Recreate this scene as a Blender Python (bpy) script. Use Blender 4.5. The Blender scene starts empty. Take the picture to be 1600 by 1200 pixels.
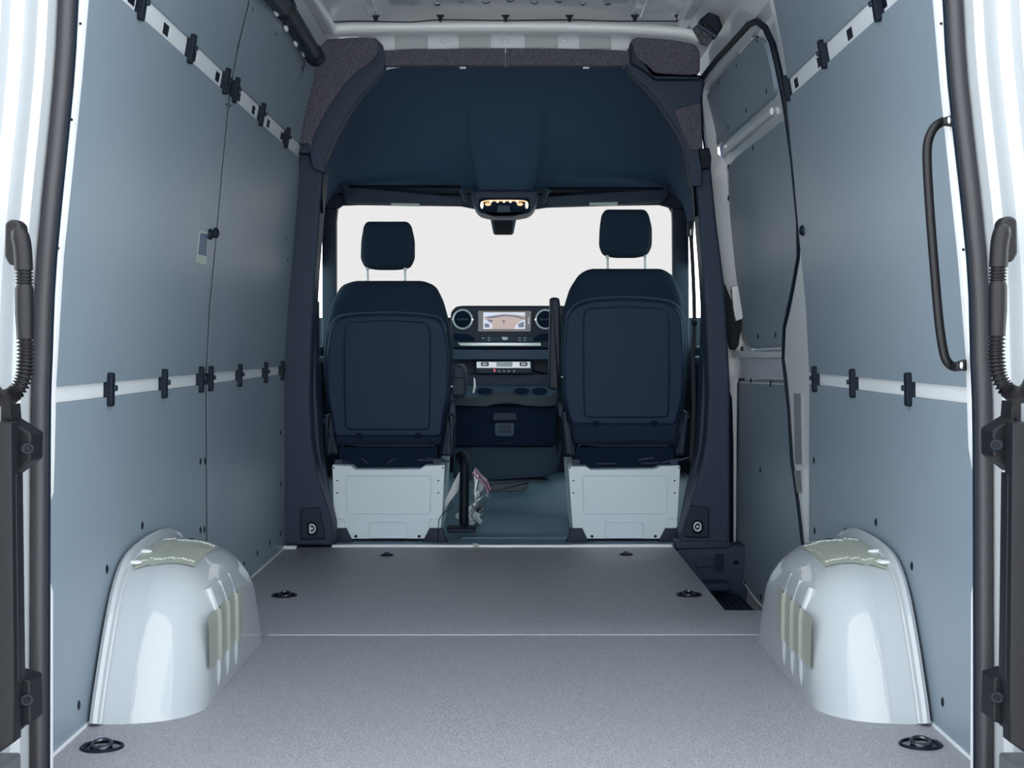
import bpy, math, random
from mathutils import Vector, Euler, Matrix
random.seed(4)
S = bpy.context.scene
COL = S.collection
PI = math.pi
# ------------------------------------------------------------------ camera, world, sun, exposure
F = 2200.0; H = 0.79
PITCH = math.atan(60 / F); YAW = 3 / F
cam_d = bpy.data.cameras.new('camera'); cam = bpy.data.objects.new('camera', cam_d); COL.objects.link(cam)
cam_d.sensor_fit = 'HORIZONTAL'; cam_d.sensor_width = 36; cam_d.lens = 36 * F / 1600
cam_d.clip_start = 0.05; cam_d.clip_end = 500
cam.location = (0, 0, H); cam.rotation_euler = (PI / 2 - PITCH, 0, -YAW)
S.camera = cam
CR = Euler((PI / 2 - PITCH, 0, -YAW)).to_matrix()
wd = bpy.data.worlds.new('overcast_sky'); S.world = wd; wd.use_nodes = True
bg = wd.node_tree.nodes['Background']
bg.inputs[0].default_value = (0.93, 0.97, 1.0, 1); bg.inputs[1].default_value = 1.75
sun_d = bpy.data.lights.new('sun', 'SUN'); sun = bpy.data.objects.new('sun', sun_d); COL.objects.link(sun)
sun_d.energy = 3.2; sun_d.angle = math.radians(25); sun_d.color = (1.0, 0.98, 0.95)
sun.rotation_euler = Euler((math.radians(-20), math.radians(8), 0)); sun.location = (0, 0, 8)
S.view_settings.view_transform = 'Standard'; S.view_settings.look = 'None'
S.view_settings.gamma = 1; S.view_settings.use_curve_mapping = False
S.view_settings.exposure = 1.35
# ------------------------------------------------------------------ pixel helpers (photo frame 1600x1200, y of a plane = its distance)
def ray(px, py): return CR @ Vector((px - 800, 600 - py, -F))
def P(px, py, D):
    d = ray(px, py); t = D / d.y
    return Vector((0, 0, H)) + d * t
def PF(px, py, z=0.0):
    d = ray(px, py); t = (z - H) / d.z
    return Vector((0, 0, H)) + d * t
WZ = [(-.4, .86), (-.2, .885), (0, .892), (.7, .890), (.9, .879), (1.12, .857), (1.3, .84), (1.51, .818), (1.65, .792), (1.79, .757), (1.87, .750), (1.95, .742), (2.2, .70)]
def w(z):
    for (a, b), (c, d) in zip(WZ, WZ[1:]):
        if z <= c: return b + (d - b) * max(0, z - a) / (c - a)
    return WZ[-1][1]
def PW(px, py, side, off=0.0):
    d = ray(px, py); z = .8
    for _ in range(60):
        x = side * (w(z) - off); t = x / d.x
        z = .5 * z + .5 * (H + d.z * t)
    return Vector((x, d.y * t, z))
# ------------------------------------------------------------------ materials
def mat(name, col, rough=.5, metal=0, coat=0, bump=None, var=None, trans=0, emis=None, estr=0, spec=.5):
    m = bpy.data.materials.new(name); m.use_nodes = True
    nt = m.node_tree; b = nt.nodes['Principled BSDF']
    b.inputs['Base Color'].default_value = (*col, 1); b.inputs['Roughness'].default_value = rough
    b.inputs['Metallic'].default_value = metal; b.inputs['Coat Weight'].default_value = coat
    b.inputs['Coat Roughness'].default_value = .03
    b.inputs['Specular IOR Level'].default_value = spec
    b.inputs['Transmission Weight'].default_value = trans
    if emis: b.inputs['Emission Color'].default_value = (*emis, 1); b.inputs['Emission Strength'].default_value = estr
    tc = nt.nodes.new('ShaderNodeTexCoord')
    if bump:
        n = nt.nodes.new('ShaderNodeTexNoise'); n.inputs['Scale'].default_value = bump[0]; n.inputs['Detail'].default_value = 3
        nt.links.new(tc.outputs['Object'], n.inputs['Vector'])
        bp = nt.nodes.new('ShaderNodeBump'); bp.inputs['Strength'].default_value = bump[1]; bp.inputs['Distance'].default_value = bump[2] if len(bump) > 2 else .002
        nt.links.new(n.outputs['Fac'], bp.inputs['Height']); nt.links.new(bp.outputs['Normal'], b.inputs['Normal'])
    if var:   # scale, second colour, (lo, hi)
        n2 = nt.nodes.new('ShaderNodeTexNoise'); n2.inputs['Scale'].default_value = var[0]; n2.inputs['Detail'].default_value = 4
        nt.links.new(tc.outputs['Object'], n2.inputs['Vector'])
        r = nt.nodes.new('ShaderNodeValToRGB'); r.color_ramp.elements[0].position = var[2][0]; r.color_ramp.elements[1].position = var[2][1]
        r.color_ramp.elements[0].color = (*col, 1); r.color_ramp.elements[1].color = (*var[1], 1)
        nt.links.new(n2.outputs['Fac'], r.inputs['Fac']); nt.links.new(r.outputs['Color'], b.inputs['Base Color'])
    return m
M = {}
M['paint'] = mat('white_body_paint', (.70, .74, .78), .3, coat=.6)
M['paint2'] = mat('jamb_white_paint', (.72, .75, .77), .35, coat=.4)
M['arch'] = mat('arch_white_paint', (.39, .43, .465), .45, coat=.9, spec=.25)
M['rail'] = mat('rail_white_paint', (.76, .80, .84), .4, coat=.2)
M['panel'] = mat('grey_panel_laminate', (.215, .275, .335), .40, bump=(500, .12, .001), var=(1.3, (.23, .29, .35), (.35, .7)), spec=.45)
M['floor'] = mat('brown_grey_floor_laminate', (.185, .192, .215), .5, bump=(450, .4, .0015), var=(300, (.38, .39, .43), (.36, .66)), spec=.35)
M['plastic'] = mat('dark_blue_grey_plastic', (.026, .043, .078), .55, bump=(600, .2, .001), spec=.3)
M['plastic2'] = mat('darker_plastic', (.012, .024, .047), .5, bump=(500, .15, .001), spec=.3)
M['black'] = mat('black_plastic', (.004, .009, .018), .5, spec=.2)
M['rubber'] = mat('black_rubber', (.0055, .0055, .008), .38, bump=(200, .2, .001), spec=.28)
M['seal'] = mat('grey_black_seal_rubber', (.019, .019, .025), .5, bump=(200, .3, .001))
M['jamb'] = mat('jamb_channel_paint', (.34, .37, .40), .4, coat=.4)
M['carpet2'] = mat('console_carpet', (.035, .06, .09), .8, spec=.2)
M['extp'] = mat('outer_black_plastic', (.007, .0075, .0105), .45, spec=.2)
M['ringm'] = mat('dark_plated_steel', (.10, .11, .13), .3, metal=.9)
M['fabric'] = mat('dark_seat_fabric', (.015, .031, .059), .85, bump=(700, .4, .001), spec=.2)
M['hardback'] = mat('seat_back_plastic', (.018, .037, .080), .55, bump=(700, .3, .001), spec=.2)
M['liner'] = mat('dark_headliner_fabric', (.045, .078, .142), .95, bump=(500, .3, .001), spec=.1)
M['felt'] = mat('grey_felt', (.065, .070, .10), .98, bump=(260, .8, .003), var=(240, (.19, .17, .20), (.4, .7)), spec=.1)
M['bow'] = mat('bright_roof_bow_paint', (.90, .93, .95), .4, coat=.3)
M['carpet'] = mat('cab_floor_rubber', (.15, .235, .31), .6, bump=(300, .3, .001), spec=.3)
M['chrome'] = mat('chrome', (.75, .77, .8), .15, metal=1)
M['alu'] = mat('aluminium_strip', (.85, .87, .90), .35, metal=.25)
M['seatbox'] = mat('seat_box_paint', (.80, .92, .98), .45, coat=.2)
M['roof'] = mat('silver_roof_paint', (.70, .73, .77), .3, coat=.6, bump=(5, .12, .02))
M['padg'] = mat('grey_pillar_pad', (.20, .225, .225), .8)
M['patch'] = mat('foam_damping_patch', (.46, .50, .52), .8)
M['tape'] = mat('yellow_green_film', (.33, .36, .31), .38, coat=.3, bump=(90, .3, .002))
M['tapel'] = mat('film_bubbles', (.62, .66, .60), .25, coat=.5)
M['blue'] = mat('sticker_blue', (.015, .04, .12), .4, var=(14, (.03, .08, .20), (.3, .7)))
M['cream'] = mat('sticker_cream', (.42, .48, .42), .5)
M['white'] = mat('white_plastic', (.75, .78, .80), .45)
M['label'] = mat('visor_label', (.62, .66, .66), .6)
M['navy'] = mat('console_dark', (.003, .012, .036), .7, spec=.12)
M['greyp'] = mat('dash_mid_grey', (.05, .085, .13), .6, spec=.3)
M['brown'] = mat('screen_ground', (.30, .22, .19), .3, emis=(.42, .31, .28), estr=.32)
M['scr_sky'] = mat('screen_sky', (.3, .32, .38), .3, emis=(.45, .48, .58), estr=.42)
M['scr_dark'] = mat('screen_dark', (.05, .06, .09), .3, emis=(.08, .10, .17), estr=.4)
M['scr_blk'] = mat('screen_glass', (.004, .005, .010), .12)
M['led'] = mat('warm_led', (.8, .6, .4), .4, emis=(1, .62, .30), estr=.32)
M['ledw'] = mat('warm_led_bright', (1, .95, .8), .4, emis=(1, .80, .52), estr=.55)
M['red'] = mat('red_light', (.5, .04, .08), .4, emis=(.9, .1, .2), estr=.22)
M['pink'] = mat('bag_pink_zip', (.62, .22, .38), .4)
M['foil'] = mat('silver_foil_bits', (.6, .62, .64), .25, metal=.8, bump=(60, .8, .01))
M['ground'] = mat('pale_concrete_ground', (.60, .60, .58), .85, bump=(30, .3, .01), var=(4, (.52, .52, .50), (.35, .7)))
M['galv'] = mat('grey_step_plastic', (.07, .08, .09), .6)
M['belt'] = mat('seat_belt_webbing', (.015, .018, .025), .8)
def glass_mat(name, tint, gl=.06, rough=.02):
    m = bpy.data.materials.new(name); m.use_nodes = True; nt = m.node_tree; nt.nodes.clear()
    o = nt.nodes.new('ShaderNodeOutputMaterial'); t = nt.nodes.new('ShaderNodeBsdfTransparent'); g = nt.nodes.new('ShaderNodeBsdfGlossy')
    mx = nt.nodes.new('ShaderNodeMixShader'); t.inputs[0].default_value = (*tint, 1); g.inputs['Roughness'].default_value = rough
    mx.inputs[0].default_value = gl
    nt.links.new(t.outputs[0], mx.inputs[1]); nt.links.new(g.outputs[0], mx.inputs[2]); nt.links.new(mx.outputs[0], o.inputs[0])
    return m
M['glass'] = glass_mat('windscreen_glass', (.200, .192, .186), .01)
M['sglass'] = glass_mat('side_window_glass', (.66, .78, .76), .04)
M['bag'] = glass_mat('clear_plastic_bag', (.86, .9, .9), .14, .18)
# ------------------------------------------------------------------ mesh builder
WLOC = {}
class MB:
    def __init__(s): s.v = []; s.f = []; s.mi = []; s.cur = 0
    def add(s, vs, fs):
        b = len(s.v); s.v += [Vector(q) for q in vs]; s.f += [tuple(b + i for i in q) for q in fs]; s.mi += [s.cur] * len(fs); return s
    def bx(s, x0, x1, y0, y1, z0, z1):
        v = [(x, y, z) for x in (x0, x1) for y in (y0, y1) for z in (z0, z1)]
        return s.add(v, [(0, 1, 3, 2), (4, 6, 7, 5), (0, 4, 5, 1), (2, 3, 7, 6), (0, 2, 6, 4), (1, 5, 7, 3)])
    def tube(s, path, r, n=10, closed=False, flat=None):
        path = [Vector(p) for p in path]; L = len(path); rs = r if isinstance(r, (list, tuple)) else [r] * L
        vs = []; up = None
        for i, p in enumerate(path):
            a = path[i - 1] if (i > 0 or closed) else p; b = path[(i + 1) % L] if (i < L - 1 or closed) else p
            t = (b - a).normalized()
            if up is None:
                up = Vector((0, 0, 1)) if abs(t.z) < .9 else Vector((0, 1, 0))
            u = (up - t * up.dot(t)).normalized(); up = u; q = t.cross(u)
            for k in range(n):
                an = 2 * PI * k / n; fu = 1; fq = flat if flat else 1
                vs.append(p + (u * math.cos(an) * fu + q * math.sin(an) * fq) * rs[i])
        fs = []
        for i in range(L if closed else L - 1):
            j = (i + 1) % L
            for k in range(n): fs.append((i * n + k, i * n + (k + 1) % n, j * n + (k + 1) % n, j * n + k))
        if not closed: fs += [tuple(range(n))[::-1], tuple((L - 1) * n + k for k in range(n))]
        return s.add(vs, fs)
    def pillow(s, outl, mp, w0, w1, r=.01, n=4, bulge=0, both=True):
        # closed slab: outline (u,v) -> mp(u,v,w); edges rounded by r on the w0 side (and w1 side when both)
        N = len(outl); area = sum(outl[i][0] * outl[(i + 1) % N][1] - outl[(i + 1) % N][0] * outl[i][1] for i in range(N))
        sg = 1 if area > 0 else -1
        nor = []
        for i in range(N):
            a = Vector(outl[i - 1]); b = Vector(outl[i]); c = Vector(outl[(i + 1) % N])
            e1 = (b - a); e2 = (c - b)
            if e1.length < 1e-9: e1 = e2
            if e2.length < 1e-9: e2 = e1
            e1 = e1.normalized(); e2 = e2.normalized()
            n1 = Vector((e1.y, -e1.x)); n2 = Vector((e2.y, -e2.x)); m = n1 + n2
            if m.length < 1e-6: m = n1
            m = m.normalized(); nor.append(m * sg / max(.5, m.dot(n1)))
        cu = sum(p[0] for p in outl) / N; cv = sum(p[1] for p in outl) / N
        dw = 1 if w1 > w0 else -1
        rings = []
        def ring(ins, ww): rings.append([(outl[i][0] - nor[i].x * ins, outl[i][1] - nor[i].y * ins, ww) for i in range(N)])
        def cap(ins, ww, out):
            base = [(outl[i][0] - nor[i].x * ins, outl[i][1] - nor[i].y * ins) for i in range(N)]
            res = []
            for k in (.75, .45, .15):
                res.append([(cu + (b[0] - cu) * k, cv + (b[1] - cv) * k, ww + out * bulge * (1 - k * k)) for b in base])
            return res
        if bulge:
            rings += cap(r, w0, -dw)[::-1]
        for k in range(n + 1):
            a = k / n * PI / 2; ring(r * (1 - math.sin(a)), w0 + dw * r * (1 - math.cos(a)))
        if both:
            for k in range(n + 1):
                a = k / n * PI / 2; ring(r * (1 - math.cos(a)), w1 - dw * r * (1 - math.sin(a)))
            if bulge: rings += cap(r, w1, dw)
        else: ring(0, w1)
        vs = [mp(*p) for rg in rings for p in rg]; fs = []
        for i in range(len(rings) - 1):
            for k in range(N): fs.append((i * N + k, i * N + (k + 1) % N, (i + 1) * N + (k + 1) % N, (i + 1) * N + k))
        fs += [tuple(range(N))[::-1], tuple((len(rings) - 1) * N + k for k in range(N))]
        return s.add(vs, fs)
    def grid(s, fn, nu, nv):
        vs = [fn(i / nu, j / nv) for i in range(nu + 1) for j in range(nv + 1)]; fs = []
        for i in range(nu):
            for j in range(nv):
                a = i * (nv + 1) + j; fs.append((a, a + 1, a + nv + 2, a + nv + 1))
        return s.add(vs, fs)
    def cyl(s, c, ax, r, h, n=16, r2=None):
        c = Vector(c); ax = Vector(ax).normalized()
        return s.tube([c - ax * h / 2, c + ax * h / 2], [r, r if r2 is None else r2], n)
    def ball(s, c, r, n=10, sc=(1, 1, 1)):
        c = Vector(c); vs = []; fs = []
        for i in range(n + 1):
            th = PI * i / n
            for j in range(2 * n):
                ph = PI * j / n
                vs.append(c + Vector((math.sin(th) * math.cos(ph) * sc[0], math.sin(th) * math.sin(ph) * sc[1], math.cos(th) * sc[2])) * r)
        for i in range(n):
            for j in range(2 * n):
                k = (j + 1) % (2 * n); fs.append((i * 2 * n + j, i * 2 * n + k, (i + 1) * 2 * n + k, (i + 1) * 2 * n + j))
        return s.add(vs, fs)
    def strip(s, side, poly, off0, off1, nz=26):
        # slab following the wall profile; poly in (y,z); inner face at w(z)-off0, back at w(z)-off1
        zlo = min(p[1] for p in poly); zhi = max(p[1] for p in poly)
        zs = sorted(set([round(zlo + (zhi - zlo) * i / nz, 5) for i in range(nz + 1)] + [round(p[1], 5) for p in poly]))
        rows = []
        for z in zs:
            zz = min(max(z, zlo + 1e-5), zhi - 1e-5); ys = []
            for i in range(len(poly)):
                (ya, za), (yb, zb) = poly[i], poly[(i + 1) % len(poly)]
                if (za - zz) * (zb - zz) <= 0 and abs(zb - za) > 1e-9: ys.append(ya + (yb - ya) * (zz - za) / (zb - za))
            if ys: rows.append((z, min(ys), max(ys)))
        vs = []
        for z, a, b in rows:
            for o in (off0, off1):
                for y in (a, b): vs.append((side * (w(z) - o), y, z))
        fs = []; n = len(rows)
        for i in range(n - 1):
            a = 4 * i; b = a + 4
            fs += [(a, a + 1, b + 1, b), (a + 2, b + 2, b + 3, a + 3), (a, b, b + 2, a + 2), (a + 1, a + 3, b + 3, b + 1)]
        fs += [(0, 2, 3, 1), (4 * n - 4, 4 * n - 3, 4 * n - 1, 4 * n - 2)]
        return s.add(vs, fs)
    def build(s, name, m, parent=None, smooth=35, bevel=0, mats=None):
        vs = s.v
        lo = Vector([min(v[i] for v in vs) for i in range(3)]); hi = Vector([max(v[i] for v in vs) for i in range(3)])
        c = (lo + hi) / 2
        if parent is None: c.z = lo.z
        me = bpy.data.meshes.new(name); me.from_pydata([v - c for v in vs], [], s.f)
        for mm in (mats or [m]): me.materials.append(mm)
        if mats: me.polygons.foreach_set('material_index', s.mi)
        import bmesh as _b
        bm = _b.new(); bm.from_mesh(me); _b.ops.recalc_face_normals(bm, faces=bm.faces)
        bm.to_mesh(me); bm.free()
        if smooth:
            me.polygons.foreach_set('use_smooth', [True] * len(me.polygons))
            me.set_sharp_from_angle(angle=math.radians(smooth))
        o = bpy.data.objects.new(name, me); COL.objects.link(o)
        pl = WLOC.get(parent.name, Vector((0, 0, 0))) if parent else Vector((0, 0, 0))
        o.location = c - pl; o.parent = parent; WLOC[o.name] = c.copy()
        if bevel:
            b = o.modifiers.new('bevel', 'BEVEL'); b.width = bevel; b.segments = 3; b.limit_method = 'ANGLE'
            b.harden_normals = False
        if smooth and any(len(f) > 6 for f in s.f):
            wn = o.modifiers.new('weighted_normals', 'WEIGHTED_NORMAL'); wn.keep_sharp = True; wn.weight = 80
        return o
def tag(o, label=None, cat=None, group=None, kind=None):
    if label: o['label'] = label
    if cat: o['category'] = cat
    if group: o['group'] = group
    if kind: o['kind'] = kind
    return o
def thing(name, loc, label=None, cat=None, group=None, kind=None):
    o = bpy.data.objects.new(name, None); COL.objects.link(o); o.location = loc; o.empty_display_size = .05
    WLOC[o.name] = Vector(loc); return tag(o, label, cat, group, kind)
def copy_tree(o, loc=None, parent=None, kids=True):
    c = o.copy(); COL.objects.link(c)
    if parent is not None: c.parent = parent
    if loc is not None:
        pl = WLOC.get(parent.name, Vector((0, 0, 0))) if parent else Vector((0, 0, 0))
        c.location = Vector(loc) - pl; WLOC[c.name] = Vector(loc)
    if kids:
        for ch in list(o.children): copy_child(ch, c)
    return c
def copy_child(ch, par):
    d = ch.copy(); COL.objects.link(d); d.parent = par; WLOC[d.name] = WLOC.get(par.name, Vector()) + ch.location
    for g in list(ch.children): copy_child(g, d)
def rnd(pts, r, n=5):
    # round the corners of a 2-D polygon; r scalar or list
    out = []; N = len(pts)
    for i in range(N):
        rr = r[i] if isinstance(r, (list, tuple)) else r
        p = Vector(pts[i][:2]); a = Vector(pts[i - 1][:2]); b = Vector(pts[(i + 1) % N][:2])
        da = (a - p); db = (b - p); q = min(rr, da.length * .49, db.length * .49)
        if q < 1e-5: out.append(tuple(p)); continue
        A = p + da.normalized() * q; B = p + db.normalized() * q
        for k in range(n + 1):
            t = k / n; out.append(tuple((1 - t) ** 2 * A + 2 * t * (1 - t) * p + t * t * B))
    return out
def rect(u0, u1, v0, v1, r=0, n=5):
    p = [(u0, v0), (u1, v0), (u1, v1), (u0, v1)]
    return rnd(p, r, n) if r else p
def smoothpath(pts, n=6):
    pts = [Vector(p) for p in pts]; out = []
    for i in range(len(pts) - 1):
        p0 = pts[max(0, i - 1)]; p1 = pts[i]; p2 = pts[i + 1]; p3 = pts[min(len(pts) - 1, i + 2)]
        for k in range(n):
            t = k / n
            out.append(.5 * ((2 * p1) + (p2 - p0) * t + (2 * p0 - 5 * p1 + 4 * p2 - p3) * t * t + (3 * p1 - p0 - 3 * p2 + p3) * t ** 3))
    out.append(pts[-1]); return out
XZ = lambda u, v, d: Vector((u, d, v))
XY = lambda u, v, d: Vector((u, v, d))
def px2(pts, D): return [(P(a, b, D).x, P(a, b, D).z) for a, b in pts]
def slabpx(pts, D, t, r=.008, corner=0, bulge=0, n=4):
    """slab facing the rear doors, outline given in photo pixels at distance D, thickness t going forward"""
    o = px2(pts, D)
    if corner: o = rnd(o, corner)
    m = MB(); m.pillow(o, XZ, D, D + t, r, n, bulge); return m
# ================================================================== STRUCTURE
gm = MB(); gm.bx(-40, 40, -40, 60, -.78, -.70); tag(gm.build('ground', M['ground'], smooth=0), kind='structure')
YR, YF = 2.46, 5.5
# ---- cargo floor
RX = .642   # edge of the step well cut-out
fl = MB(); fl.bx(-.89, .89, 2.30, 4.185, -.06, -.012); fl.bx(-.89, RX, 4.185, 5.52, -.06, -.012)
floor = tag(fl.build('floor', M['paint'], smooth=0), kind='structure')
a = PF(800, 992).y
m = MB(); m.bx(-.885, .885, 2.34, a - .003, -.0118, 0); m.build('floor_panel', M['floor'], floor, smooth=0, bevel=.001)
m = MB(); o_ = [(-.885, a + .003), (.885, a + .003), (.885, 4.185), (RX, 4.185), (RX, 5.50), (-.885, 5.50)]
m.pillow(o_, XY, 0, -.0118, .0015, 2); m.build('floor_panel', M['floor'], floor)
m = MB(); m.bx(-.66, .70, a - .0025, a + .0025, -.008, .0006); m.build('joint_strip', M['alu'], floor, smooth=0)
m = MB()
for k in range(90):
    x = .0 + k * .0075; m.bx(x, x + .003, a - .008, a - .0055, -.002, .0005)
m.build('joint_stitch', M['greyp'], floor, smooth=0)['kind'] = 'stuff'
m = MB(); m.bx(-.70, RX - .005, 5.502, 5.535, -.02, .007); m.build('edge_strip', M['alu'], floor, smooth=0, bevel=.002)
m = MB(); m.bx(-.885, -.83, 5.44, 5.475, 0, .012); m.build('corner_block', M['white'], floor, bevel=.004)
for sd in (-1, 1):   # pale sealant line where wall panels meet the floor
    m = MB(); y1 = 5.44 if sd < 0 else 4.17
    m.bx(min(sd * .877, sd * .888), max(sd * .877, sd * .888), 2.5, y1, 0, .006); m.build('edge_trim', M['rail'], floor, smooth=0)
# ---- step well beside the sliding door
well = thing('step_well', (.78, 4.9, -.2), 'black plastic step well sunk beside the sliding door', 'step')
m = MB(); m.bx(RX, .90, 4.19, 5.60, -.2, -.185); m.build('step_floor', M['plastic2'], well, smooth=0)
m = MB()
for k in range(10):
    x = RX + .025 + k * .024; m.bx(x, x + .008, 4.3, 5.4, -.185, -.181)
m.build('tread_rib', M['black'], well, smooth=0)['kind'] = 'stuff'
m = MB(); m.bx(RX - .01, RX, 4.19, 5.52, -.2, -.061); m.build('side_board', M['plastic2'], well, smooth=0)
m = MB(); m.bx(RX, .90, 4.175, 4.187, -.2, -.061); m.build('side_board', M['plastic2'], well, smooth=0)
m = slabpx([(1057, 858), (1141, 853), (1180, 853), (1180, 945), (1072, 945)], 5.5, .12, .006); m.build('step_riser', M['plastic'], well)
m = slabpx(rnd([(1087, 871), (1116, 869), (1117, 885), (1088, 888)], 2), 5.494, .012, .003); m.build('hatch', M['plastic'], well)
m = MB()
for k in range(5):
    p = P(1120 + k * 3.4, 0, 5.49).x; m.bx(p - .002, p + .002, 5.488, 5.50, P(0, 893, 5.49).z, P(0, 866, 5.49).z)
m.build('vent_rib', M['plastic2'], well, smooth=0)['kind'] = 'stuff'
m = slabpx([(1090, 912), (1140, 912), (1142, 924), (1094, 924)], 5.40, .10, .006); m.build('step_ledge', M['plastic'], well)
m = slabpx([(1055, 846), (1141, 846), (1141, 856), (1057, 858)], 5.485, .1, .004); m.build('step_cap', M['plastic'], well)

# ---- walls
def wallpanel(root, side, poly, name='wall_panel', m_='panel', off=(.012, 0)):
    m = MB(); m.strip(side, poly, off[0], off[1]); return m.build(name, M[m_], root, smooth=30)
ZM0, ZM1 = .677, .711          # middle rail
ZU0, ZU1 = 1.508, 1.558        # upper rail
ZT = 1.868
def rail_mesh(side, y0, y1, z0, z1, holes=()):
    # strip with square punched holes
    m = MB(); hs = sorted(holes); xo = .0045
    def seg(a, b, c, d): m.strip(side, [(a, c), (b, c), (b, d), (a, d)], xo, -.002, 2)
    cur = y0; hw = .028; zc = (z0 + z1) / 2; hh = .013
    for h in hs:
        seg(cur, h - hw, z0, z1); seg(h - hw, h + hw, z0, zc - hh); seg(h - hw, h + hw, zc + hh, z1); cur = h + hw
    seg(cur, y1, z0, z1); return m
def screw_mesh(side):
    m = MB(); m.tube([(0, 0, 0), (-side * .004, 0, 0), (-side * .006, 0, 0)], [.0085, .008, .004], 12)
    return m.build('screw', M['black'], None)
screwL = screw_mesh(-1); screwR = screw_mesh(1)
used_screw = {-1: False, 1: False}
def place_screw(px, py, side, par, off=.012, sc=1):
    p = PW(px, py, side, off); src = screwL if side < 0 else screwR
    if not used_screw[side]: c = src; used_screw[side] = True
    else: c = src.copy(); COL.objects.link(c)
    c.parent = par; c.location = p - WLOC[par.name]; c.scale = (1, sc, sc * 1.25)
def clip_mesh(side):
    m = MB(); f = lambda u, v, d: Vector((d, u, v))
    o = rnd([(-.013, -.037), (.013, -.037), (.011, 0), (.013, .037), (-.013, .037), (-.011, 0)], .008, 4)
    m.pillow(o, f, -side * .013, side * .008, .003, 3)
    c = m.build('rail_clip', M['black'], None)
    m = MB(); m.cyl((-side * .016, 0, -.001), (1, 0, 0), .0065, .006, 12)
    s = m.build('clip_screw', M['plastic2'], None); s.parent = c; s.location = Vector((-side * .015, 0, 0)) - Vector((0, 0, 0))
    return c
def rcent(o):  # recentre helper: meshes built unparented have their base at the bottom
    return o
clips = {-1: clip_mesh(-1), 1: clip_mesh(1)}; clip_used = {-1: False, 1: False}
def place_clip(side, root, px, zc):
    # find y on the wall where the clip shows at pixel column px
    d = ray(px, 540); x = side * (w(zc) - .01); y = x * d.y / d.x
    src = clips[side]
    if not clip_used[side]: c = src; clip_used[side] = True
    else:
        c = src.copy(); COL.objects.link(c)
        for g in src.children:
            q = g.copy(); COL.objects.link(q); q.parent = c
    ang = math.atan2(w(zc - .03) - w(zc + .03), .06)
    c.parent = root; c.location = Vector((side * (w(zc) - .014), y, zc - .037)) - WLOC[root.name]
    c.rotation_euler = (0, -side * ang, 0)
    c.location.x += side * .037 * math.sin(ang)
for s_ in (-1, 1):   # clip screw is centred half way up the clip
    for g in clips[s_].children: g.location = Vector((-s_ * .015, 0, .034))
# LEFT
m = MB(); m.strip(-1, [(YR, -.06), (5.52, -.06), (5.52, 1.97), (YR, 1.97)], -.006, -.07, 34)
wallL = tag(m.build('wall_left', M['paint'], smooth=30), kind='structure')
ys = PW(316, 640, -1).y
g = .009
wallpanel(wallL, -1, [(2.5, .004), (ys - g, .004), (ys - g, ZM0), (2.5, ZM0)])
pl_lf = wallpanel(wallL, -1, [(ys + g, .004), (5.485, .004), (5.485, ZM0), (ys + g, ZM0)])
pl_mr = wallpanel(wallL, -1, [(2.5, ZM1), (ys - g, ZM1), (ys - g, ZU0), (2.5, ZU0)])
pl_mf = wallpanel(wallL, -1, [(ys + g, ZM1)] + [(5.485, ZM1)] + rnd([(5.485, 1.2), (5.44, ZU0), (5.2, ZU0)], [0, .10, 0], 8) + [(ys + g, ZU0)])
wallpanel(wallL, -1, [(2.5, ZU1), (ys - g, ZU1), (ys - g, ZT), (2.5, ZT)])
pl_uf = m = MB(); m.strip(-1, [(ys - g, .004), (ys + g, .004), (ys + g, ZT), (ys - g, ZT)], .0112, -.004, 40); m.build('joint_shade_strip', M['black'], wallL)  # black strip added in the open panel gap, standing in for its shade
pl_x = wallpanel(wallL, -1, [(ys + g, ZU1), (5.36, ZU1), (5.36, ZT), (ys + g, ZT)])
def colY(px, side, zc, off=0):
    d = ray(px, 540); return side * (w(zc) - off) * d.y / d.x
zc = (ZU0 + ZU1) / 2
holesL = [colY(p, -1, zc) for p in (207, 260, 303, 340, 373, 396, 419, 440)]
rail_mesh(-1, 2.5, 5.42, ZM0 + .001, ZM1 - .001).build('wall_rail', M['rail'], wallL, smooth=30)
rail_mesh(-1, 2.5, 5.42, ZU0 + .001, ZU1 - .001, holesL).build('wall_rail', M['rail'], wallL, smooth=30)
m = MB(); m.strip(-1, [(2.5, ZU0), (5.42, ZU0), (5.42, ZU1), (2.5, ZU1)], .0035, -.005, 2); m.build('hole_shade_strip', M['black'], wallL)  # black strip just under the rail face paints the dark inside its holes
# RIGHT
poly_pil = [(YR, -.06), (4.18, -.06)]
seal_px = [(1262, 905), (1258, 860), (1250, 790), (1240, 720), (1235, 640), (1226, 560), (1228, 510), (1241, 450), (1250, 400), (1249, 345), (1240, 250), (1228, 165), (1216, 105), (1207, 68), (1196, 44), (1183, 33), (1170, 38), (1158, 52), (1120, 93), (1097, 122), (1093, 160), (1102, 220), (1112, 285), (1122, 370), (1131, 450), (1139, 560), (1142, 700), (1142, 850), (1150, 880)]
seal_pts = [PW(a_, b_, 1, .004) for a_, b_ in seal_px]
rear_edge = [(p.y, p.z) for p in seal_pts[:12]]
m = MB(); m.strip(1, [(YR, -.06), (4.22, -.06)] + rear_edge + [(4.14, 1.97), (YR, 1.97)], -.006, -.07, 44)
wallR = tag(m.build('wall_right', M['paint'], smooth=30), kind='structure')
YE = 4.13
pr_l = wallpanel(wallR, 1, [(2.5, .004), (YE, .004), (YE, ZM0), (2.5, ZM0)])
pr_m = wallpanel(wallR, 1, [(2.5, ZM1), (YE, ZM1), (YE, ZU0), (2.5, ZU0)])
wallpanel(wallR, 1, [(2.5, ZU1), (4.07, ZU1), (4.02, ZT), (2.5, ZT)])
holesR = [colY(p, 1, zc) for p in (1244, 1280, 1327, 1379)]
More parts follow.
